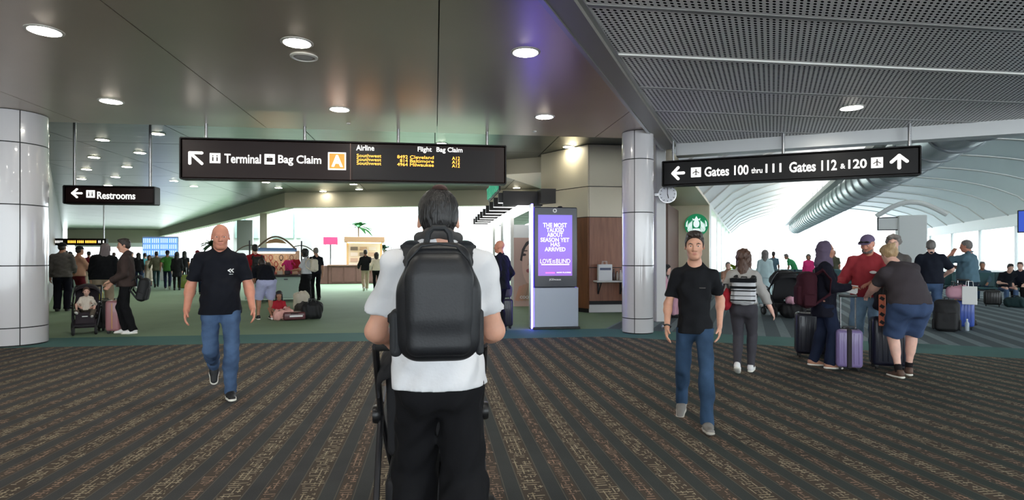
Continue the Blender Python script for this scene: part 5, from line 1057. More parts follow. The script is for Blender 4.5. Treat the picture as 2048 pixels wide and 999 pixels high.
# ================================================================ left hand groups
person(**stand(252, 667, 82), label='young man in brown hoodie, black trousers and white trainers in profile', h=1.80, q=1, skin='skin', head=(8, 6), hair=('short', 'hair_dark'),
       aR=(.09, .02, .085), aL=(-.09, -.12, .085), wL=(-.16, .22, .98), wR=(.16, .25, .92), top=('hoodie', 'brown_fleece', -.06, 1.95, 1.25), bottom=('slack', 'black_twill', 1.05), shoes=WHT)
person(**stand(124, 622, -12), label='man in grey sweater and dark cap next to the left column', h=1.84, q=1, build=1.12, skin='skin_tan', hair=('cap', 'black_cotton', 'hair_dark'), facial=False, top=('sweater', 'grey_knit', -.06, 1.95, 1.3), bottom=('slack', 'navy_coat', 1.1), shoes=BLK, head=(-20, 0), wR=(.2, .25, 1.0))
person(**stand(158, 617, -60), label='person in salmon top with dark cap behind the stroller', h=1.76, q=2, fem=True, skin='skin_tan', hair=('cap', 'black_cotton', 'hair_dark'), top=('sweater', 'tan_top', -.02, 1.9, 1.1), bottom=('slack', 'maroon_cloth'), shoes=BLK, wR=(.1, .4, 1.1))
person(**stand(205, 634, -8), label='stooping person in black jacket and khaki trousers', h=1.80, q=1, build=1.15, skin='skin_fair', lean=(16, 4, 0), head=(0, 16), hair=('hood', 'grey_hood', 'hair_grey'), facial=False, top=('jacket', 'black_cotton', -.05, 1.95, 1.5), bottom=('slack', 'khaki', 1.15), shoes=BLK, aR=(.13, .1, .085), aL=(-.1, -.05, .085))
FAR = [
 (277, 576, 0, 'long dark haired traveller in black beyond the brown hoodie', dict(h=1.66, fem=True, hair=('long', 'hair_black'), top=('sweater', 'black_cotton', -.1, 1.9), bottom=('jeans', 'denim_navy'), shoes=WHT)),
 (290, 570, 20, 'distant traveller in bright cyan t-shirt', dict(h=1.66, hair=('short', 'hair_dark'), top=('tee', 'cyan_tee'), bottom=('jeans', 'denim_dark'), shoes=WHT)),
 (299, 572, 170, 'distant woman in cream dress in front of the flight board', dict(h=1.55, fem=True, hair=('long', 'hair_dark'), top=('tee', 'cream_cloth'), bottom=('skirt', 'cream_cloth', 1, .3), shoes=BLK)),
 (313, 574, 5, 'man with grey brown jacket walking towards the flight board', dict(h=1.74, hair=('short', 'hair_black'), top=('jacket', 'olive_cloth', -.1, 1.9), bottom=('jeans', 'dark_teal'), shoes=BLK, **WALK1)),
 (335, 578, 0, 'man in green printed t-shirt and navy knit hat', dict(h=1.78, hair=('beanie', 'navy_coat', 'hair_dark'), top=('tee', 'green_tee', -.1, .8, 1.3), bottom=('jeans', 'denim_navy'), shoes=BWS, **WALK2)),
 (354, 580, 0, 'woman in long black coat pulling the green suitcase', dict(h=1.68, fem=True, hair=('long', 'hair_black'), top=('coat', 'black_cotton', -.32, 1.9, 1.2), bottom=('slim', 'black_twill'), shoes=BLK)),
 (369, 575, 0, 'woman in black beside the one with the green suitcase', dict(h=1.74, fem=True, hair=('long', 'hair_black'), top=('tee', 'black_cotton'), bottom=('slack', 'black_twill'), shoes=BLK)),
 (395, 588, 178, 'man in maroon cap and black shirt behind the bald man', dict(h=1.72, build=1.1, hair=('cap', 'maroon_cloth', 'hair_dark'), top=('tee', 'black_cotton', -.1, .8), bottom=('jeans', 'denim_navy'), shoes=BLK)),
 (132, 580, 0, 'far traveller in dark teal against the left column', dict(h=1.74, hair=('short', 'hair_dark'), top=('jacket', 'dark_teal', -.1, 1.9), bottom=('slack', 'black_twill'), shoes=BLK)),
 (140, 578, 150, 'far traveller in purple top under the distant sign', dict(h=1.7, fem=True, hair=('bob', 'hair_black'), top=('sweater', 'mauve_scarf', -.1, 1.9), bottom=('slack', 'black_twill'), shoes=BLK)),
 (178, 576, 20, 'far traveller in maroon under the distant sign', dict(h=1.72, hair=('short', 'hair_dark'), top=('jacket', 'maroon_cloth', -.1, 1.9), bottom=('slack', 'khaki'), shoes=BLK)),
 (228, 573, 10, 'far traveller in white between stooping person and brown hoodie', dict(h=1.68, hair=('short', 'hair_brown'), top=('tee', 'white_cotton'), bottom=('jeans', 'denim_dark'), shoes=WHT)),
 (264, 566, 175, 'far traveller in grey beside the brown hoodie', dict(h=1.74, hair=('short', 'hair_dark'), top=('tee', 'charcoal_tee'), bottom=('jeans', 'denim_dark'), shoes=BLK)),
 (731, 581, 4, 'man in black jacket and khaki trousers walking to the kiosk', dict(h=1.80, hair=('short', 'hair_dark'), top=('jacket', 'black_cotton', -.05, 1.9, 1.2), bottom=('slack', 'khaki'), shoes=WHT, **WALK1)),
 (753, 583, 0, 'woman in white jacket and black trousers walking to the kiosk', dict(h=1.68, fem=True, hair=('bob', 'hair_dark'), top=('jacket', 'cream_cloth', .02, 1.9), bottom=('slim', 'black_twill', 1.1), shoes=BLK, **WALK2)),
 (632, 600, 20, 'man in dark shirt behind the woman with white backpack', dict(h=1.78, hair=('crop', 'hair_grey'), top=('tee', 'navy_black', -.05, .8), bottom=('slack', 'black_twill'), shoes=BLK)),
 (510, 613, 10, 'person in red fleece browsing the cart with a dark backpack', dict(h=1.82, build=1.1, hair=('short', 'hair_black'), top=('jacket', 'red_fleece', -.05, 1.9, 1.2), bottom=('slack', 'black_twill'), shoes=BLK)),
 (1008, 584, 170, 'small dark haired woman beyond the suited man', dict(h=1.62, fem=True, hair=('bob', 'hair_black'), top=('jacket', 'black_cotton', -.05, 1.9), bottom=('slack', 'black_twill'), shoes=BLK)),
 (1589, 578, 70, 'far person in green shirt leaning forward', dict(h=1.72, lean=(45, 0, 0), hair=('short', 'hair_grey'), top=('tee', 'leaf_shirt', -.05, .8), bottom=('jeans', 'denim_dark'), shoes=BLK)),
 (1617, 585, 180, 'far person in bright pink top', dict(h=1.58, fem=True, hair=('bob', 'hair_grey'), top=('sweater', 'hot_pink', -.05, 1.9), bottom=('slack', 'denim_dark'), shoes=WHT)),
 (1668, 580, 160, 'far person in grey green shirt behind the headscarf', dict(h=1.74, hair=('short', 'hair_grey'), top=('shirt', 'olive_cloth', -.05, .8), bottom=('slack', 'denim_dark'), shoes=BLK)),
 (1547, 578, 0, 'far person in teal near the window wall', dict(h=1.7, hair=('short', 'hair_dark'), top=('tee', 'teal_tee', -.05, .8), bottom=('slack', 'denim_dark'), shoes=BLK)),
]
for px, py, fc_, lb, kw in FAR:
    kw = dict(kw); sk = ('skin', 'skin_tan', 'skin_fair', 'skin_brown')[int(px) % 4]; person(**stand(px, py, fc_), label=lb, q=2, skin=sk, facial=False, **kw)
person(**stand(530, 638, 12), label='person in lilac shorts bending over, seen from behind', h=1.72, q=1, build=1.15, skin='skin_tan', lean=(72, 0, 0), head=(0, 0), hair=('short', 'hair_dark'), facial=False, pel=(-.16, .90),
       aR=(.14, .0, .085), aL=(-.15, .0, .085), wR=(.2, .45, .75), wL=(-.2, .45, .75), top=('tee', 'navy_black', .0, .8, 1.4), bottom=('shorts', 'lilac_shorts', 1.12, 1.02), shoes=BWS)
person(**stand(558, 637, 178), label='little girl in red t-shirt sitting on the floor', h=1.08, q=1, child=True, hscale=1.35, skin='skin_tan', hair=('bang', 'hair_black'), pel=(-.1, .16), aR=(.22, .36, .10), aL=(-.25, .30, .10), kneepole=(.8, .4, 1), seat=1,
       wR=(.2, .22, .30), wL=(-.2, .22, .32), top=('tee', 'red_tee', -.05, .8, 1.2), bottom=('slim', 'pink_cloth', 1.2), shoes=('shoe_white', 'sole_white'))
person(**stand(612, 612, 62), label='woman in white t-shirt and long black skirt at the cart', h=1.70, q=1, fem=True, skin='skin_tan', hair=('bob', 'hair_black'), head=(0, 10), wR=(.12, .35, 1.1), wL=(-.12, .35, 1.1), top=('tee', 'white_cotton', .06, .8, 1.3), bottom=('skirt', 'black_twill', 1.0, .06), shoes=BLK)
person(**stand(1001, 662, 62), label='bald man in dark suit standing with his luggage', h=1.78, q=1, build=1.1, belly=.8, skin='skin_ruddy', head=(6, 0), hair=('beard', 'hair_white') and None, top=('jacket', 'navy_black', -.12, 1.95, 1.4), bottom=('slack', 'black_twill', 1.1), shoes=BLK, wR=(.22, .02, .90), wL=(-.2, .1, .92))
# seated people
for px, py, fc_, lb, kw in ((1318, 632, 250, 'seated person in pale pink top behind the slim column', dict(lean=(22, 0, 0), fem=True, hair=('long', 'hair_black'), top=('sweater', 'rose_cloth', -.02, 1.9, 1.2), bottom=('slack', 'rose_cloth'), shoes=BLK)),
                            (1345, 606, 100, 'seated person in pale grey hooded top behind the young man', dict(lean=(48, 0, 0), hair=('hood', 'heather_grey', 'hair_dark'), top=('hoodie', 'heather_grey', -.02, 1.9, 1.4), bottom=('jeans', 'denim_dark'), shoes=BLK)),
                            (2010, 607, 200, 'seated person in black leaning on one hand', dict(lean=(28, -6, 0), hair=('short', 'hair_black'), top=('tee', 'navy_black', -.02, .8, 1.2), bottom=('jeans', 'denim_mid'), shoes=BLK, )),
                            (2042, 603, 170, 'seated person in dark clothes at the right edge', dict(lean=(10, 0, 0), hair=('short', 'hair_brown'), top=('sweater', 'navy_shirt', -.02, 1.9), bottom=('slack', 'black_twill'), shoes=BLK)),
                            (1965, 600, 178, 'seated person in teal far down the gate seats', dict(hair=('short', 'hair_grey'), top=('sweater', 'teal_tee', -.02, 1.9), bottom=('slack', 'denim_dark'), shoes=BLK)),
                            (1655, 588, 185, 'seated person in green at the far gate seats', dict(hair=('bob', 'hair_dark'), top=('sweater', 'dark_teal', -.02, 1.9), bottom=('slack', 'denim_dark'), shoes=BLK)),
                            (1456, 604, 190, 'seated grey haired person in tan top beside the planter', dict(hair=('crop', 'hair_grey'), top=('tee', 'tan_top', -.02, .8), bottom=('slack', 'maroon_cloth'), shoes=BLK))):
    k2 = dict(SIT); k2.update(kw)
    if px == 2010: k2.update(wL=(-.08, .18, 1.16), wR=(.15, .38, .66))
    person(**stand(px, py, fc_), label=lb, h=1.72, q=2, skin='skin_tan' if px % 2 else 'skin_fair', facial=False, **k2)
# ================================================================ luggage
def suitcase(px, py, rz, w, d, h, m, label, handle=0, bands=0, ribs=6, hm='dark_metal', trim=None, lying=False, z0=0, pos=None):
    p = pos if pos is not None else ground(px, py); r = empty('suitcase', (p[0], p[1], z0), rz, label, 'suitcase'); zb = .05
    M_ = MATS[m]
    rb((0, 0, zb+h/2), (w, d, h), min(w, d)*.2, 4).build('shell', M_, r, smooth=True)
    for i in range(ribs):
        x = -w*.36+w*.72*i/(ribs-1)
        for s in (-1, 1): rb((x, s*d/2, zb+h*.5), (w*.045, .012, h*.80), .004, 2).build('rib', M_, r, smooth=True)
    m_ = MB(); pts = [(-w/2-.001, 0, zb+.05), (-w/2-.001, 0, zb+h-.06), (-w/2+.06, 0, zb+h+.001), (w/2-.06, 0, zb+h+.001), (w/2+.001, 0, zb+h-.06), (w/2+.001, 0, zb+.05)]; m_.tube(pts, .009, 6); m_.build('zip_band', MATS[trim or 'black_plastic'], r, smooth=True)
    for i in range(bands): MB().box((0, 0, zb+h/2), (w*.18, d+.03, h+.012), bev=.01).build('luggage_strap', mat('strap_black', rgb(30, 22, 30), .7), r)
    for sx in (-1, 1):
        for sy in (-1, 1):
            wh = MB().lathe([(.012, -.012), (.026, -.012), (.026, .012), (.012, .012)], (sx*(w/2-.05), sy*(d/2-.045), .026), 14, 'X').build('wheel', MATS['rubber'], r, smooth=True); MB().box((sx*(w/2-.05), sy*(d/2-.045), .055), (.036, .036, .03)).build('caster', MATS['black_plastic'], wh)
    MB().tube([(-.07, 0, zb+h-.005), (-.06, 0, zb+h+.03), (.06, 0, zb+h+.03), (.07, 0, zb+h-.005)], .011, 8).build('top_grip', MATS['black_plastic'], r, smooth=True)
    if handle:
        for s in (-1, 1): MB().cyl((s*.085, d*.32, zb+h-.02), (s*.085, d*.32, zb+h+handle), .009, n=8).build('handle_tube', MATS['steel'], r, smooth=True)
        rb((0, d*.32, zb+h+handle), (.21, .03, .035), .01, 2).build('handle_grip', MATS['black_plastic'], r, smooth=True)
    return r
mat('brass', rgb(186, 138, 84), .4, .4)
for n, c in (('case_navy', (22, 24, 40)), ('case_black', (22, 20, 22)), ('case_purple', (128, 112, 158)), ('case_rose', (158, 108, 112)), ('case_green', (112, 128, 44)), ('case_yellow', (176, 168, 60)), ('case_maroon', (88, 44, 48)), ('case_blue', (52, 82, 170))): mat(n, rgb(*c), .4, coat=.2)
al = lambda px: -(math.atan((px-1024)/FPX)+YAW)
suitcase(1622, 713, al(1622)+.15, .42, .26, .60, 'case_navy', 'dark navy hard suitcase behind the woman in the headscarf')
suitcase(1697, 740, al(1697)+.1, .30, .22, .48, 'case_purple', 'small ribbed purple suitcase with black strap and raised handle', handle=.42, bands=1, ribs=5)
suitcase(1776, 737, al(1782)+.25, .40, .27, .62, 'case_navy', 'large midnight blue suitcase in front of the woman in shorts', handle=.0)
suitcase(209, 660, al(209)+.2, .30, .24, .55, 'case_black', 'black suitcase between the baby stroller and the rose suitcase')
suitcase(232, 665, al(232)+1.2, .36, .24, .58, 'case_rose', 'rose suitcase with brass edging beside the brown hoodie man', trim='brass')
suitcase(193, 640, al(193), .26, .22, .62, 'case_yellow', 'yellow green suitcase seen behind the baby stroller')
suitcase(368, 578, al(368), .5, .3, .6, 'case_green', 'olive green suitcase pulled by the woman in the black coat', handle=.35)
suitcase(1013, 656, al(1013)+.2, .24, .2, .55, 'case_black', 'narrow black suitcase beside the suited man', handle=.2)
suitcase(1926, 657, al(1908), .36, .25, .52, 'case_blue', 'bright blue suitcase carrying bags next to the big man', handle=.42)
# the maroon case lies flat on the floor
mc = ground(588, 639); mr = empty('suitcase', (mc.x, mc.y, 0), al(588)+.1, 'maroon suitcase with pale lettering patch lying flat on the floor', 'suitcase')
rb((0, 0, .10), (.48, .34, .18), .04, 3).build('shell', MATS['case_maroon'], mr, smooth=True); MB().box((.03, -.172, .10), (.28, .006, .035)).build('label_patch', MATS['paper_white'], mr); MB().tube([(-.08, -.17, .16), (-.07, -.2, .16), (.07, -.2, .16), (.08, -.17, .16)], .01, 6).build('top_grip', MATS['black_plastic'], mr, smooth=True); MB().tube([(-.242, -.15, .1), (-.242, .15, .1)], .008, 6).build('zip_band', MATS['black_plastic'], mr)
cloth('maroon_dark', (58, 24, 34))
# soft bags
def duffel(pos, rz, w, d, h, m, label, cat='bag', name='duffel_bag', strap=True, amp=.012, hv=.018):
    r = empty(name, pos, rz, label, cat); blob('sack', [bx((0, 0, h*.48), (w, d, h*.94), min(d, h)*.42, k=.03), el((w*.15, 0, h*.6), (w*.3, d*.5, h*.42), k=.05)], hv, MATS[m], r, amp=amp, wl=.16)
    z = MB(); z.tube([(-w*.35, -d*.28, h*.86), (0, -d*.1, h*.97), (w*.35, -d*.25, h*.86)], .008, 6); z.build('zipper', MATS['dark_metal'], r, smooth=True)
    if strap:
        for s in (-1, 1): z = MB(); z.tube([(-w*.22, s*d*.3, h*.75), (-w*.15, s*d*.22, h*1.12), (w*.15, s*d*.22, h*1.12), (w*.22, s*d*.3, h*.75)], .012, 6); z.build('carry_strap', MATS['black_plastic'], r, smooth=True)
    return r
g = ground(624, 637); duffel((g.x, g.y, 0), al(624), .48, .34, .42, 'pack_dark', 'large black duffel bag on the floor by the long black skirt')
g = ground(602, 628); duffel((g.x, g.y, 0), al(602), .30, .25, .30, 'grey_knit', 'small grey bag slumped behind the maroon suitcase', strap=False)
g = ground(598, 622); duffel((g.x-.02, g.y+.35, 0), al(600), .40, .30, .52, 'cream_cloth', 'cream bundle of clothing piled against the cart', strap=False, name='clothes_bundle', cat='bundle')
g = ground(574, 640); duffel((g.x-.10, g.y+.12, 0), al(574)+.4, .45, .25, .26, 'pink_cloth', 'crumpled pink blanket on the floor beside the little girl', strap=False, name='blanket', cat='blanket', amp=.02)
# bags on people
def on(px, py, back, side, z):
    """a world point next to the person standing at (px,py): back = towards the viewer, side = to the right in the picture"""
    g = ground(px, py); a = math.atan((px-1024)/FPX)+YAW; f = Vector((math.sin(a), math.cos(a))); s = Vector((f.y, -f.x)); return (g.x-f.x*back+s.x*side, g.y-f.y*back+s.y*side, z)
r = backpack(on(1487, 746, .19, .0, .88), al(1487)-D2(8), .27, .13, .31, 'white_cotton', 'small black and white striped backpack of the woman walking away', trim='black_plastic', sh_y=.16, hv=.012)
for k, (z0, t) in enumerate(((.05, .014), (.105, .007), (.165, .012), (.205, .028), (.29, .05))): rb((0, -.018, z0), (.285, .165, t), .005, 2).build('black_stripe', MATS['black_cotton'], r)
duffel(on(1448, 744, .0, .02, .78), al(1448), .14, .30, .30, 'red_tee', 'pink shoulder bag on the left of the woman walking away', name='shoulder_bag', hv=.014, amp=.004)
bk = backpack(on(1618, 736, .02, -.02, .80), al(1618)-D2(80), .36, .24, .46, 'maroon_dark', 'bulging dark maroon backpack of the woman in the headscarf', sh_y=.16, hv=.014)
backpack(on(268, 667, -.05, .10, .62), al(268)+D2(80), .30, .20, .44, 'pack_dark', 'black backpack hanging behind the brown hoodie man', sh_y=.12, hv=.014, tilt=.2)
backpack(on(626, 612, .1, .03, 1.03), al(626)+D2(62), .28, .15, .36, 'cream_cloth', 'cream backpack of the woman in the long black skirt', sh_y=.14, hv=.014)
backpack(on(515, 613, .26, .02, 1.02), al(514)+D2(10), .32, .17, .44, 'pack_dark', 'dark grey backpack worn by the person in red fleece', sh_y=.14, hv=.016)
backpack(on(1893, 662, .0, 0, 0), al(1893), .42, .26, .62, 'pack_dark', 'black backpack standing on the floor next to the blue suitcase', straps=False, hv=.016)
g = on(1013, 656, .0, .0, .635); 
duffel(on(1013, 656, .0, .0, .64), al(1016), .22, .12, .24, 'grey_knit', 'grey handbag hanging beside the suited man', name='handbag', hv=.014, amp=.003)
duffel(on(1776, 737, .0, -.03, .72), al(1782), .26, .24, .36, 'pack_dark', 'black shoulder bag on top of the midnight blue suitcase', name='shoulder_bag', hv=.015)
g = on(1768, 740, .15, -.02, .78); t_ = empty('orange_pouch', g, al(1768), 'slim orange and black patterned pouch hanging by the bending woman', 'pouch'); rb((0, 0, .0), (.075, .03, .40), .012, 3).build('sleeve', mat('pouch_orange', rgb(206, 110, 80), .6), t_, smooth=True)
for k in range(4): MB().box((0, -.016, -.15+.1*k), (.05, .005, .04), R=Matrix.Rotation(.6, 3, 'Y')).build('print_mark', MATS['pack_dark'], t_)
MB().tube([(0, 0, .2), (.02, .02, .36)], .008, 6).build('strap', MATS['pack_dark'], t_)
g = on(1918, 657, .0, .0, .60); duffel((g[0]-.02, g[1], .605), al(1908), .40, .26, .28, 'rose_cloth', 'pale pink tote bag on the blue suitcase', name='tote_bag', hv=.016, amp=.004)
wb_ = on(1934, 657, .21, .04, .52); e = empty('paper_bag', (wb_[0], wb_[1], .5), al(1930), 'white paper shopping bag held above the blue suitcase', 'bag'); MB().box((0, 0, .19), (.24, .12, .36), bev=.006).build('sack', MATS['paper_white'], e)
for y in (-.045, .045): MB().tube([(-.06, y, .37), (-.05, y, .47), (.05, y, .47), (.06, y, .37)], .005, 6).build('handle', MATS['paper_white'], e, smooth=True)
bt = ground(1934, 661); e = empty('water_bottle', (bt.x, bt.y, 0), 0, 'clear water bottle standing on the carpet by the blue suitcase', 'bottle'); MB().lathe([(.032, 0), (.035, .01), (.035, .15), (.015, .19), (.014, .21)], n=14).build('flask', mat('bottle_clear', rgb(200, 212, 220), .1, alpha=.7), e, smooth=True); MB().lathe([(.016, .21), (.016, .235), (.001, .235)], n=12).build('cap', MATS['paper_white'], e)
# things in hands of the red sweatshirt man
g = on(1701, 724, .32, .0, 1.0); e = empty('boarding_papers', g, al(1701), 'white folded papers held by the man in red', 'paper'); MB().box((0, 0, .02), (.16, .012, .09), R=Matrix.Rotation(.25, 3, 'Y')).build('sheet', MATS['paper_white'], e); MB().box((.01, .012, .03), (.15, .006, .10), R=Matrix.Rotation(.1, 3, 'Y')).build('sheet', MATS['paper_white'], e)
# ================================================================ baby in its stroller, and the black cargo stroller
sg = ground(167, 667); srz = math.pi+al(167)-.1
stroller((sg.x, sg.y+.1, 0), srz, 'plum and black baby stroller facing the viewer beside the column', .86, 'stroller_plum', canopy=1.2, badge=True, wide=.25)
Rz = Matrix.Rotation(srz, 3, 'Z'); sp_ = Rz @ Vector((0, .05, 0))
cloth('cream_fleece', (222, 210, 196)); cloth('olive_leg', (96, 86, 76))
person((sg.x+sp_.x, sg.y+.1+sp_.y, .385), srz, 'baby in cream jacket sitting in the plum stroller', h=.80, q=1, child=True, hscale=1.5, skin='skin_fair', hair=('crop', 'hair_brown'), head=(8, 6), pel=(-.02, .16), aR=(.26, .56, .10), aL=(-.24, .54, -.06), kneepole=(.6, .5, .9), seat=1, wR=(.2, .26, .40), wL=(-.2, .26, .42), fR=(-30, 20), fL=(-20, 10),
       top=('sweater', 'cream_fleece', -.02, 1.9, 1.6), bottom=('slack', 'olive_leg', 1.25), shoes=('shoe_white', 'sole_white'), name='baby', cat='baby')
sg2 = ground(1578, 634); stroller((sg2.x, sg2.y+.3, 0), al(1575)+.5, 'black folded-canopy stroller loaded with bags in the gate wing', 1.05, canopy=1.5, wide=.30)
duffel((sg2.x+.06, sg2.y-.22, .0), al(1580), .72, .36, .36, 'pack_dark', 'black travel bag below the loaded stroller', strap=False)
duffel((sg2.x+.08, sg2.y-.22, .345), al(1580)+.3, .5, .28, .17, 'rose_cloth', 'bundle of pale pink clothes on the black travel bag', strap=False, name='clothes_bundle', cat='bundle', amp=.02)
# ================================================================ gate seating
def seat_row(px, py, rz, n, label):
    p = ground(px, py); r = empty('seat_row', (p.x, p.y, 0), rz, label, 'seating')
    MB().box((0, 0, .36), (n*.6, .06, .06)).build('beam', MATS['dark_metal'], r)
    for i in range(n):
        x = (i-(n-1)/2)*.6; s_ = rb((x, .02, .43), (.54, .5, .08), .03, 3).build('seat_pad', MATS['seat_teal'], r, smooth=True)
        m = rb((0, 0, 0), (.54, .07, .48), .03, 3); m.v = [tuple(Matrix.Rotation(.2, 3, 'X') @ Vector(v)+Vector((x, -.27, .70))) for v in m.v]; m.build('backrest', MATS['seat_teal'], r, smooth=True)
    for i in range(n+1): x = (i-n/2)*.6; MB().tube([(x, -.2, .42), (x, -.2, .63), (x, .18, .63), (x, .2, .42)], .015, 6).build('armrest', MATS['dark_metal'], r, smooth=True)
    for x in (-n*.22, n*.22): m = MB(); m.box((x, 0, .18), (.06, .06, .34)); m.box((x, 0, .02), (.06, .55, .035)); m.build('leg', MATS['dark_metal'], r)
RW = -W30
seat_row(2020, 603, RW+math.pi*.98, 5, 'row of teal gate seats at the right edge')
seat_row(1968, 598, RW+math.pi, 4, 'row of teal gate seats behind the big man')
seat_row(1640, 585, RW+math.pi, 7, 'long row of teal gate seats in the middle of the wing')
seat_row(1700, 582, RW+math.pi, 5, 'row of teal gate seats behind the man in red')
seat_row(1345, 603, al(1345)+D2(100), 2, 'pair of gate seats behind the young man')
seat_row(1318, 630, al(1318)+D2(250), 2, 'pair of gate seats behind the slim column')
seat_row(1462, 598, al(1462)+math.pi, 3, 'short row of gate seats beside the planter')
g = ground(2030, 614); duffel((g.x, g.y, 0), al(2030), .5, .3, .3, 'dark_teal', 'dark teal bag on the floor under the seated people')
g = ground(1985, 612); suitcase(0, 0, al(1985), .40, .26, .42, 'case_black', 'black cabin case parked by the seated people', pos=(g.x, g.y))
# right edge monitor
mp_ = at(2062, 442, 11.2); e = empty('monitor', mp_, al(2062), 'black hanging monitor cut by the right edge', 'monitor'); MB().box((0, 0, 0), (.4, .1, .44), bev=.01).build('housing', MATS['black_plastic'], e); MB().box((0, -.053, .0), (.36, .006, .4)).build('screen', mat('monitor_blue', (.02, .05, .3, 1), emit=.6), e); MB().cyl((0, 0, .22), (0, 0, 3.86-mp_.z), .03).build('pole', MATS['steel'], e)
# gate pillar with sign frame far down the wing
pp = ground(1822, 592); e = empty('gate_pillar', (pp.x, pp.y, 0), RW, 'white gate pillar with black framed display beyond the crowd', 'pillar'); MB().box((0, 0, 1.5), (.9, .5, 3.0), bev=.03).build('shaft', MATS['white_wall'], e); MB().box((-.75, -.1, 2.7), (.7, .1, .5), bev=.01).build('display', MATS['black_plastic'], e); MB().box((-.75, -.155, 2.7), (.62, .01, .42)).build('screen', MATS['white_wall'], e)
m = MB(); m.tube([(-1.1+2.2*i/12, 0, 3.0+.5*math.sin(math.pi*i/12)) for i in range(13)], .09, 8); m.build('arch', MATS['white_wall'], e, smooth=True)
# ================================================================ merchandise cart
cg = ground(552, 603); ca = empty('merchandise_cart', (cg.x, cg.y, 0), al(552), 'arched souvenir cart crowded with hanging goods', 'cart'); kx = 15.76/FPX
MB().box((.0, .7, .45), (1.85, 1.1, .72), bev=.02).build('base', mat('cart_mint', rgb(190, 214, 200), .6), ca); MB().box((0, .62, .84), (1.95, 1.2, .06), bev=.01).build('shelf', mat('cart_dark', rgb(44, 34, 34), .6), ca); MB().box((.3, .13, .72), (.12, .02, .03)).build('drawer_pull', MATS['dark_metal'], ca)
for s in (-1, 1): MB().cyl((s*.8, .5, .84), (s*.8, .5, 2.0), .025).build('post', MATS['dark_metal'], ca)
for y in (.35, .9): m = MB(); m.tube([(-.62+1.24*i/16, y, 1.72+.42*math.sin(math.pi*i/16)) for i in range(17)], .022, 6); m.build('arch', mat('arch_brown', rgb(112, 96, 84), .5), ca, smooth=True)
for s in (-1, 1): m = MB(); m.tube([(s*(.55+.75*i/10), .6, 1.80-.04*i/10-.22*(i/10)**2+.1*math.sin(math.pi*i/10)) for i in range(11)], .018, 6); m.build('side_arch', MATS['arch_brown'], ca, smooth=True)
m = MB(); m.plate([(-.34, 1.90), (-.2, 2.02), (0, 2.07), (.2, 2.02), (.34, 1.90), (0, 1.93)], .30, .33); m.build('sign_board', mat('sign_tan', rgb(178, 136, 92), .6), ca)
MB().box((0, .5, 1.70), (1.3, .1, .12)).build('lamp_bar', mat('cart_blue', rgb(70, 110, 170), .5), ca); MB().box((0, .45, 1.60), (1.2, .06, .05)).build('lamp', MATS['warm_lamp'], ca); MB().box((0, .95, 1.25), (1.5, .05, .85)).build('back_panel', mat('cart_back', rgb(196, 176, 160), .7), ca)
ORD = ('first', 'second', 'third', 'fourth', 'fifth', 'sixth', 'seventh', 'eighth', 'ninth')
cols = [(226, 206, 190), (160, 60, 70), (206, 160, 130), (90, 60, 60), (236, 220, 200), (120, 90, 80), (200, 120, 120), (60, 50, 54)]
for i in range(9):
    for j in range(3):
        x = -.66+.165*i; z = 1.52-.22*j; c = cols[(i*3+j*5) % 8]; e = empty('necklace', (0, 0, 0), 0, 'beaded necklace in the %s row of the cart, %s from the left' % (('top', 'middle', 'bottom')[j], ORD[i]), 'necklace', 'necklaces on the cart'); M_ = mat('goods_%d' % ((i*3+j*5) % 8), rgb(*c), .5)
        pw = Matrix.Translation((cg.x, cg.y, 0)) @ Matrix.Rotation(al(552), 4, 'Z'); e.matrix_world = pw @ Matrix.Translation((x, .905, z))
        m = MB(); m.tube([(.055*math.sin(2*math.pi*k/14), 0, -.08+.085*math.cos(2*math.pi*k/14)) for k in range(14)], .011, 5, closed=True); m.build('bead_loop', M_, e, smooth=True); m = MB(); m.lathe([(.004, -.03), (.028, -.01), (.022, .02), (.004, .03)], (0, 0, -.175), 8); m.build('pendant', M_, e, smooth=True)
def local(x, y, z): return Matrix.Translation((cg.x, cg.y, 0)) @ Matrix.Rotation(al(552), 4, 'Z') @ Matrix.Translation((x, y, z))
for k, (x, z, w_, h_, mm) in enumerate(((.40, 1.12, .26, .46, 'hot_pink'), (.62, 1.16, .18, .42, 'red_tee'), (-.3, 1.10, .18, .36, 'grey_knit'))):
    e = empty('hanging_garment', (0, 0, 0), 0, ('bright pink shirt hanging on the souvenir cart', 'red shirt hanging beside the pink one on the cart', 'grey shirt hanging at the left of the souvenir cart')[k], 'garment', 'garments on the cart'); e.matrix_world = local(x, .28, z)
    blob('cloth', [bx((0, 0, 0), (w_, .05, h_), .02, k=.02), rc((-w_*.45, 0, h_*.42), (-w_*.75, 0, h_*.15), .035, k=.03), rc((w_*.45, 0, h_*.42), (w_*.75, 0, h_*.15), .035, k=.03)], .014, MATS[mm], e, amp=.006, wl=.08); MB().tube([(-w_*.4, 0, h_*.5), (0, 0, h_*.58), (0, 0, h_*.66)], .006, 6).build('hanger', MATS['dark_metal'], e)
for k in range(8):
    x = -.8+.23*k; e = empty('display_purse', (0, 0, 0), 0, 'small purse on the cart shelf, %s from the left' % ORD[k], 'purse', 'purses on the cart shelf'); e.matrix_world = local(x, .2, .872); M_ = MATS['goods_%d' % ((k*3) % 8)]
    rb((0, 0, .07), (.18, .09, .14), .03, 2).build('pouch', M_, e, smooth=True); MB().tube([(-.06, 0, .13), (0, 0, .22), (.06, 0, .13)], .007, 6).build('strap', M_, e, smooth=True)
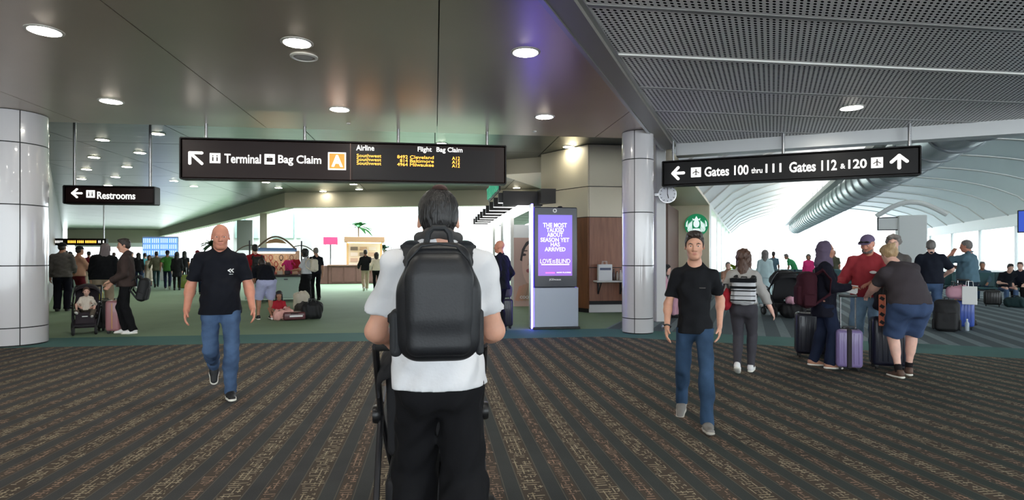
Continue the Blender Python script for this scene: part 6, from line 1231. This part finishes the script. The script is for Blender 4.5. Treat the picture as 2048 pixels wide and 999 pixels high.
# ================================================================ kiosk in the bright hall
kg = ground(712, 567); kk = empty('food_kiosk', (kg.x, kg.y, 0), al(712), 'brown counter kiosk with lit canopy in the bright hall', 'kiosk')
MB().box((-.0, .5, .5), (2.9, 1.0, .98), bev=.02).build('counter', MATS['counter_brown'], kk); MB().box((0, .45, 1.02), (3.0, 1.1, .06)).build('worktop', mat('top_pale', rgb(150, 120, 104), .4), kk)
for x in (-1.0, -.35, .3, .95): MB().box((x, -.012, .5), (.56, .03, .8), bev=.006).build('front_panel', MATS['counter_brown'], kk)
MB().box((-1.75, .6, .5), (.6, 1.1, 1.0), bev=.02).build('side_counter', MATS['counter_brown'], kk)
for x in (-.45, 1.35): MB().box((x, .2, 1.7), (.12, .12, 1.35)).build('post', mat('post_gold', rgb(190, 150, 100), .5), kk)
MB().box((.45, .4, 2.42), (2.15, 1.2, .3), bev=.02).build('canopy', mat('canopy_brown', rgb(150, 116, 84), .5), kk); MB().box((.45, .1, 2.25), (1.8, .1, .05)).build('lamp', MATS['warm_lamp'], kk); MB().box((.45, 1.2, 1.7), (1.9, .06, 1.3)).build('back_wall', mat('menu_cream', rgb(226, 214, 190), .6), kk)
for i in range(3):
    for j in range(3): MB().box((-.1+.5*i, 1.15, 1.3+.32*j), (.4, .03, .2)).build('menu_board', mat('menu_%d' % ((i+j) % 3), ((.55, .4, .3, 1), (.8, .75, .7, 1), (.2, .17, .15, 1))[(i+j) % 3], .5), kk)
MB().box((-1.35, .5, 2.35), (.75, .06, .42)).build('pink_sign', mat('sign_rose', rgb(206, 60, 110), .5), kk); MB().cyl((-1.35, .5, 1.02), (-1.35, .5, 2.2), .03).build('sign_post', MATS['dark_metal'], kk)
# planted palms and hall furniture
def palm(px, py, d, h, label, m='leaf_green', n=18, L=1.1, planter=True):
    p = at(px, HZ, d); e = empty('potted_palm', (p.x, p.y, 0), 0, label, 'plant'); rs = random.Random(px)
    if planter: MB().lathe([(.26, 0), (.36, .5), (.38, .52), (.3, .5)], n=18).build('planter', MATS['white_wall'], e, smooth=True)
    MB().tube([(0, 0, .3), (.03, 0, h*.5), (0, .02, h)], [.07, .055, .05], 8).build('trunk', MATS['trunk'], e, smooth=True)
    for i in range(n):
        a = 2.4*i; el_ = rs.uniform(.1, 1.1); MB().leaf((0, .02, h), (math.cos(a)*math.cos(el_), math.sin(a)*math.cos(el_), math.sin(el_)), (0, 0, 1), L*rs.uniform(.7, 1.1), .12*L, 5, .55).build('frond', MATS[m], e, smooth=True)
palm(717, 440, 36, 3.3, 'bright green palm above the kiosk', L=1.2); palm(768, 490, 34, 1.9, 'dark green bushy plant right of the kiosk', 'leaf_dark', 22, .9); palm(790, 500, 37, 1.0, 'light green shrub behind the man in white', 'leaf_lime', 20, 1.1)
palm(425, 470, 22, 1.9, 'dark leafy tree behind the bald man', 'leaf_dark', 26, .7); palm(1472, 518, 24, .9, 'lime green plant in white planter near the cafe sign', 'leaf_lime', 20, .75)
# white steel lattice and facade of the bright hall
fa = empty('hall_facade', (0, 0, 0), 0, 'pale facade of the bright hall with tinted windows', 'facade', kind='structure')
def fbox(x0, x1, y0, y1, d, m, nm, th=.3):
    a, b = at(x0, y0, d), at(x1, y1, d); MB().box(((a.x+b.x)/2, (a.y+b.y)/2, (a.z+b.z)/2), (((a.x-b.x)**2+(a.y-b.y)**2)**.5, th, abs(a.z-b.z)), rz=-YAW).build(nm, MATS[m], fa)
mat('pale_teal', rgb(176, 206, 198), .3); mat('post_beige', rgb(178, 168, 152), .6); mat('hall_grey', rgb(168, 172, 168), .6)
fbox(468, 628, 380, 500, 40, 'white_wall', 'upper_wall'); fbox(468, 640, 500, 562, 40, 'white_wall', 'lower_wall')
for x0, x1 in ((472, 490), (494, 518), (545, 588), (592, 602)): fbox(x0, x1, 424, 476, 39.8, 'pale_teal', 'tinted_window')
fbox(523, 537, 400, 562, 30, 'post_beige', 'post', .4); fbox(475, 506, 440, 500, 31, 'hall_grey', 'grey_screen', .15)
fbox(604, 626, 430, 500, 38, 'hall_grey', 'grey_pier', .4)
for x0 in (632, 645, 658, 800, 860, 925): fbox(x0, x0+2.5, 410, 556, 44, 'white_wall', 'mullion', .12)
fbox(628, 960, 478, 481, 44, 'pale_teal', 'transom', .12); fbox(628, 960, 545, 556, 44, 'post_beige', 'parapet', .2)
la = MB()
for a, b in (((634, 480), (646, 545)), ((652, 480), (640, 545)), ((660, 480), (668, 545)), ((676, 480), (664, 545))): la.tube([at(a[0], a[1], 38), at(b[0], b[1], 38)], .07, 6)
la.build('lattice', MATS['white_wall'], fa)
b0 = ground(602, 573); 
for k in range(3): o = MB().cyl((0, 0, 0), (0, 0, 1.0), .035, n=10); o.lathe([(.14, 0), (.14, .02), (.03, .05)], n=14); tag(o.build('stanchion', MATS['dark_metal']), 'slim dark stanchion post left of the kiosk counter, %s of three' % ('leftmost', 'middle', 'rightmost')[k], 'stanchion', 'stanchions by the kiosk').location = (b0.x+.22*k, b0.y, 0)
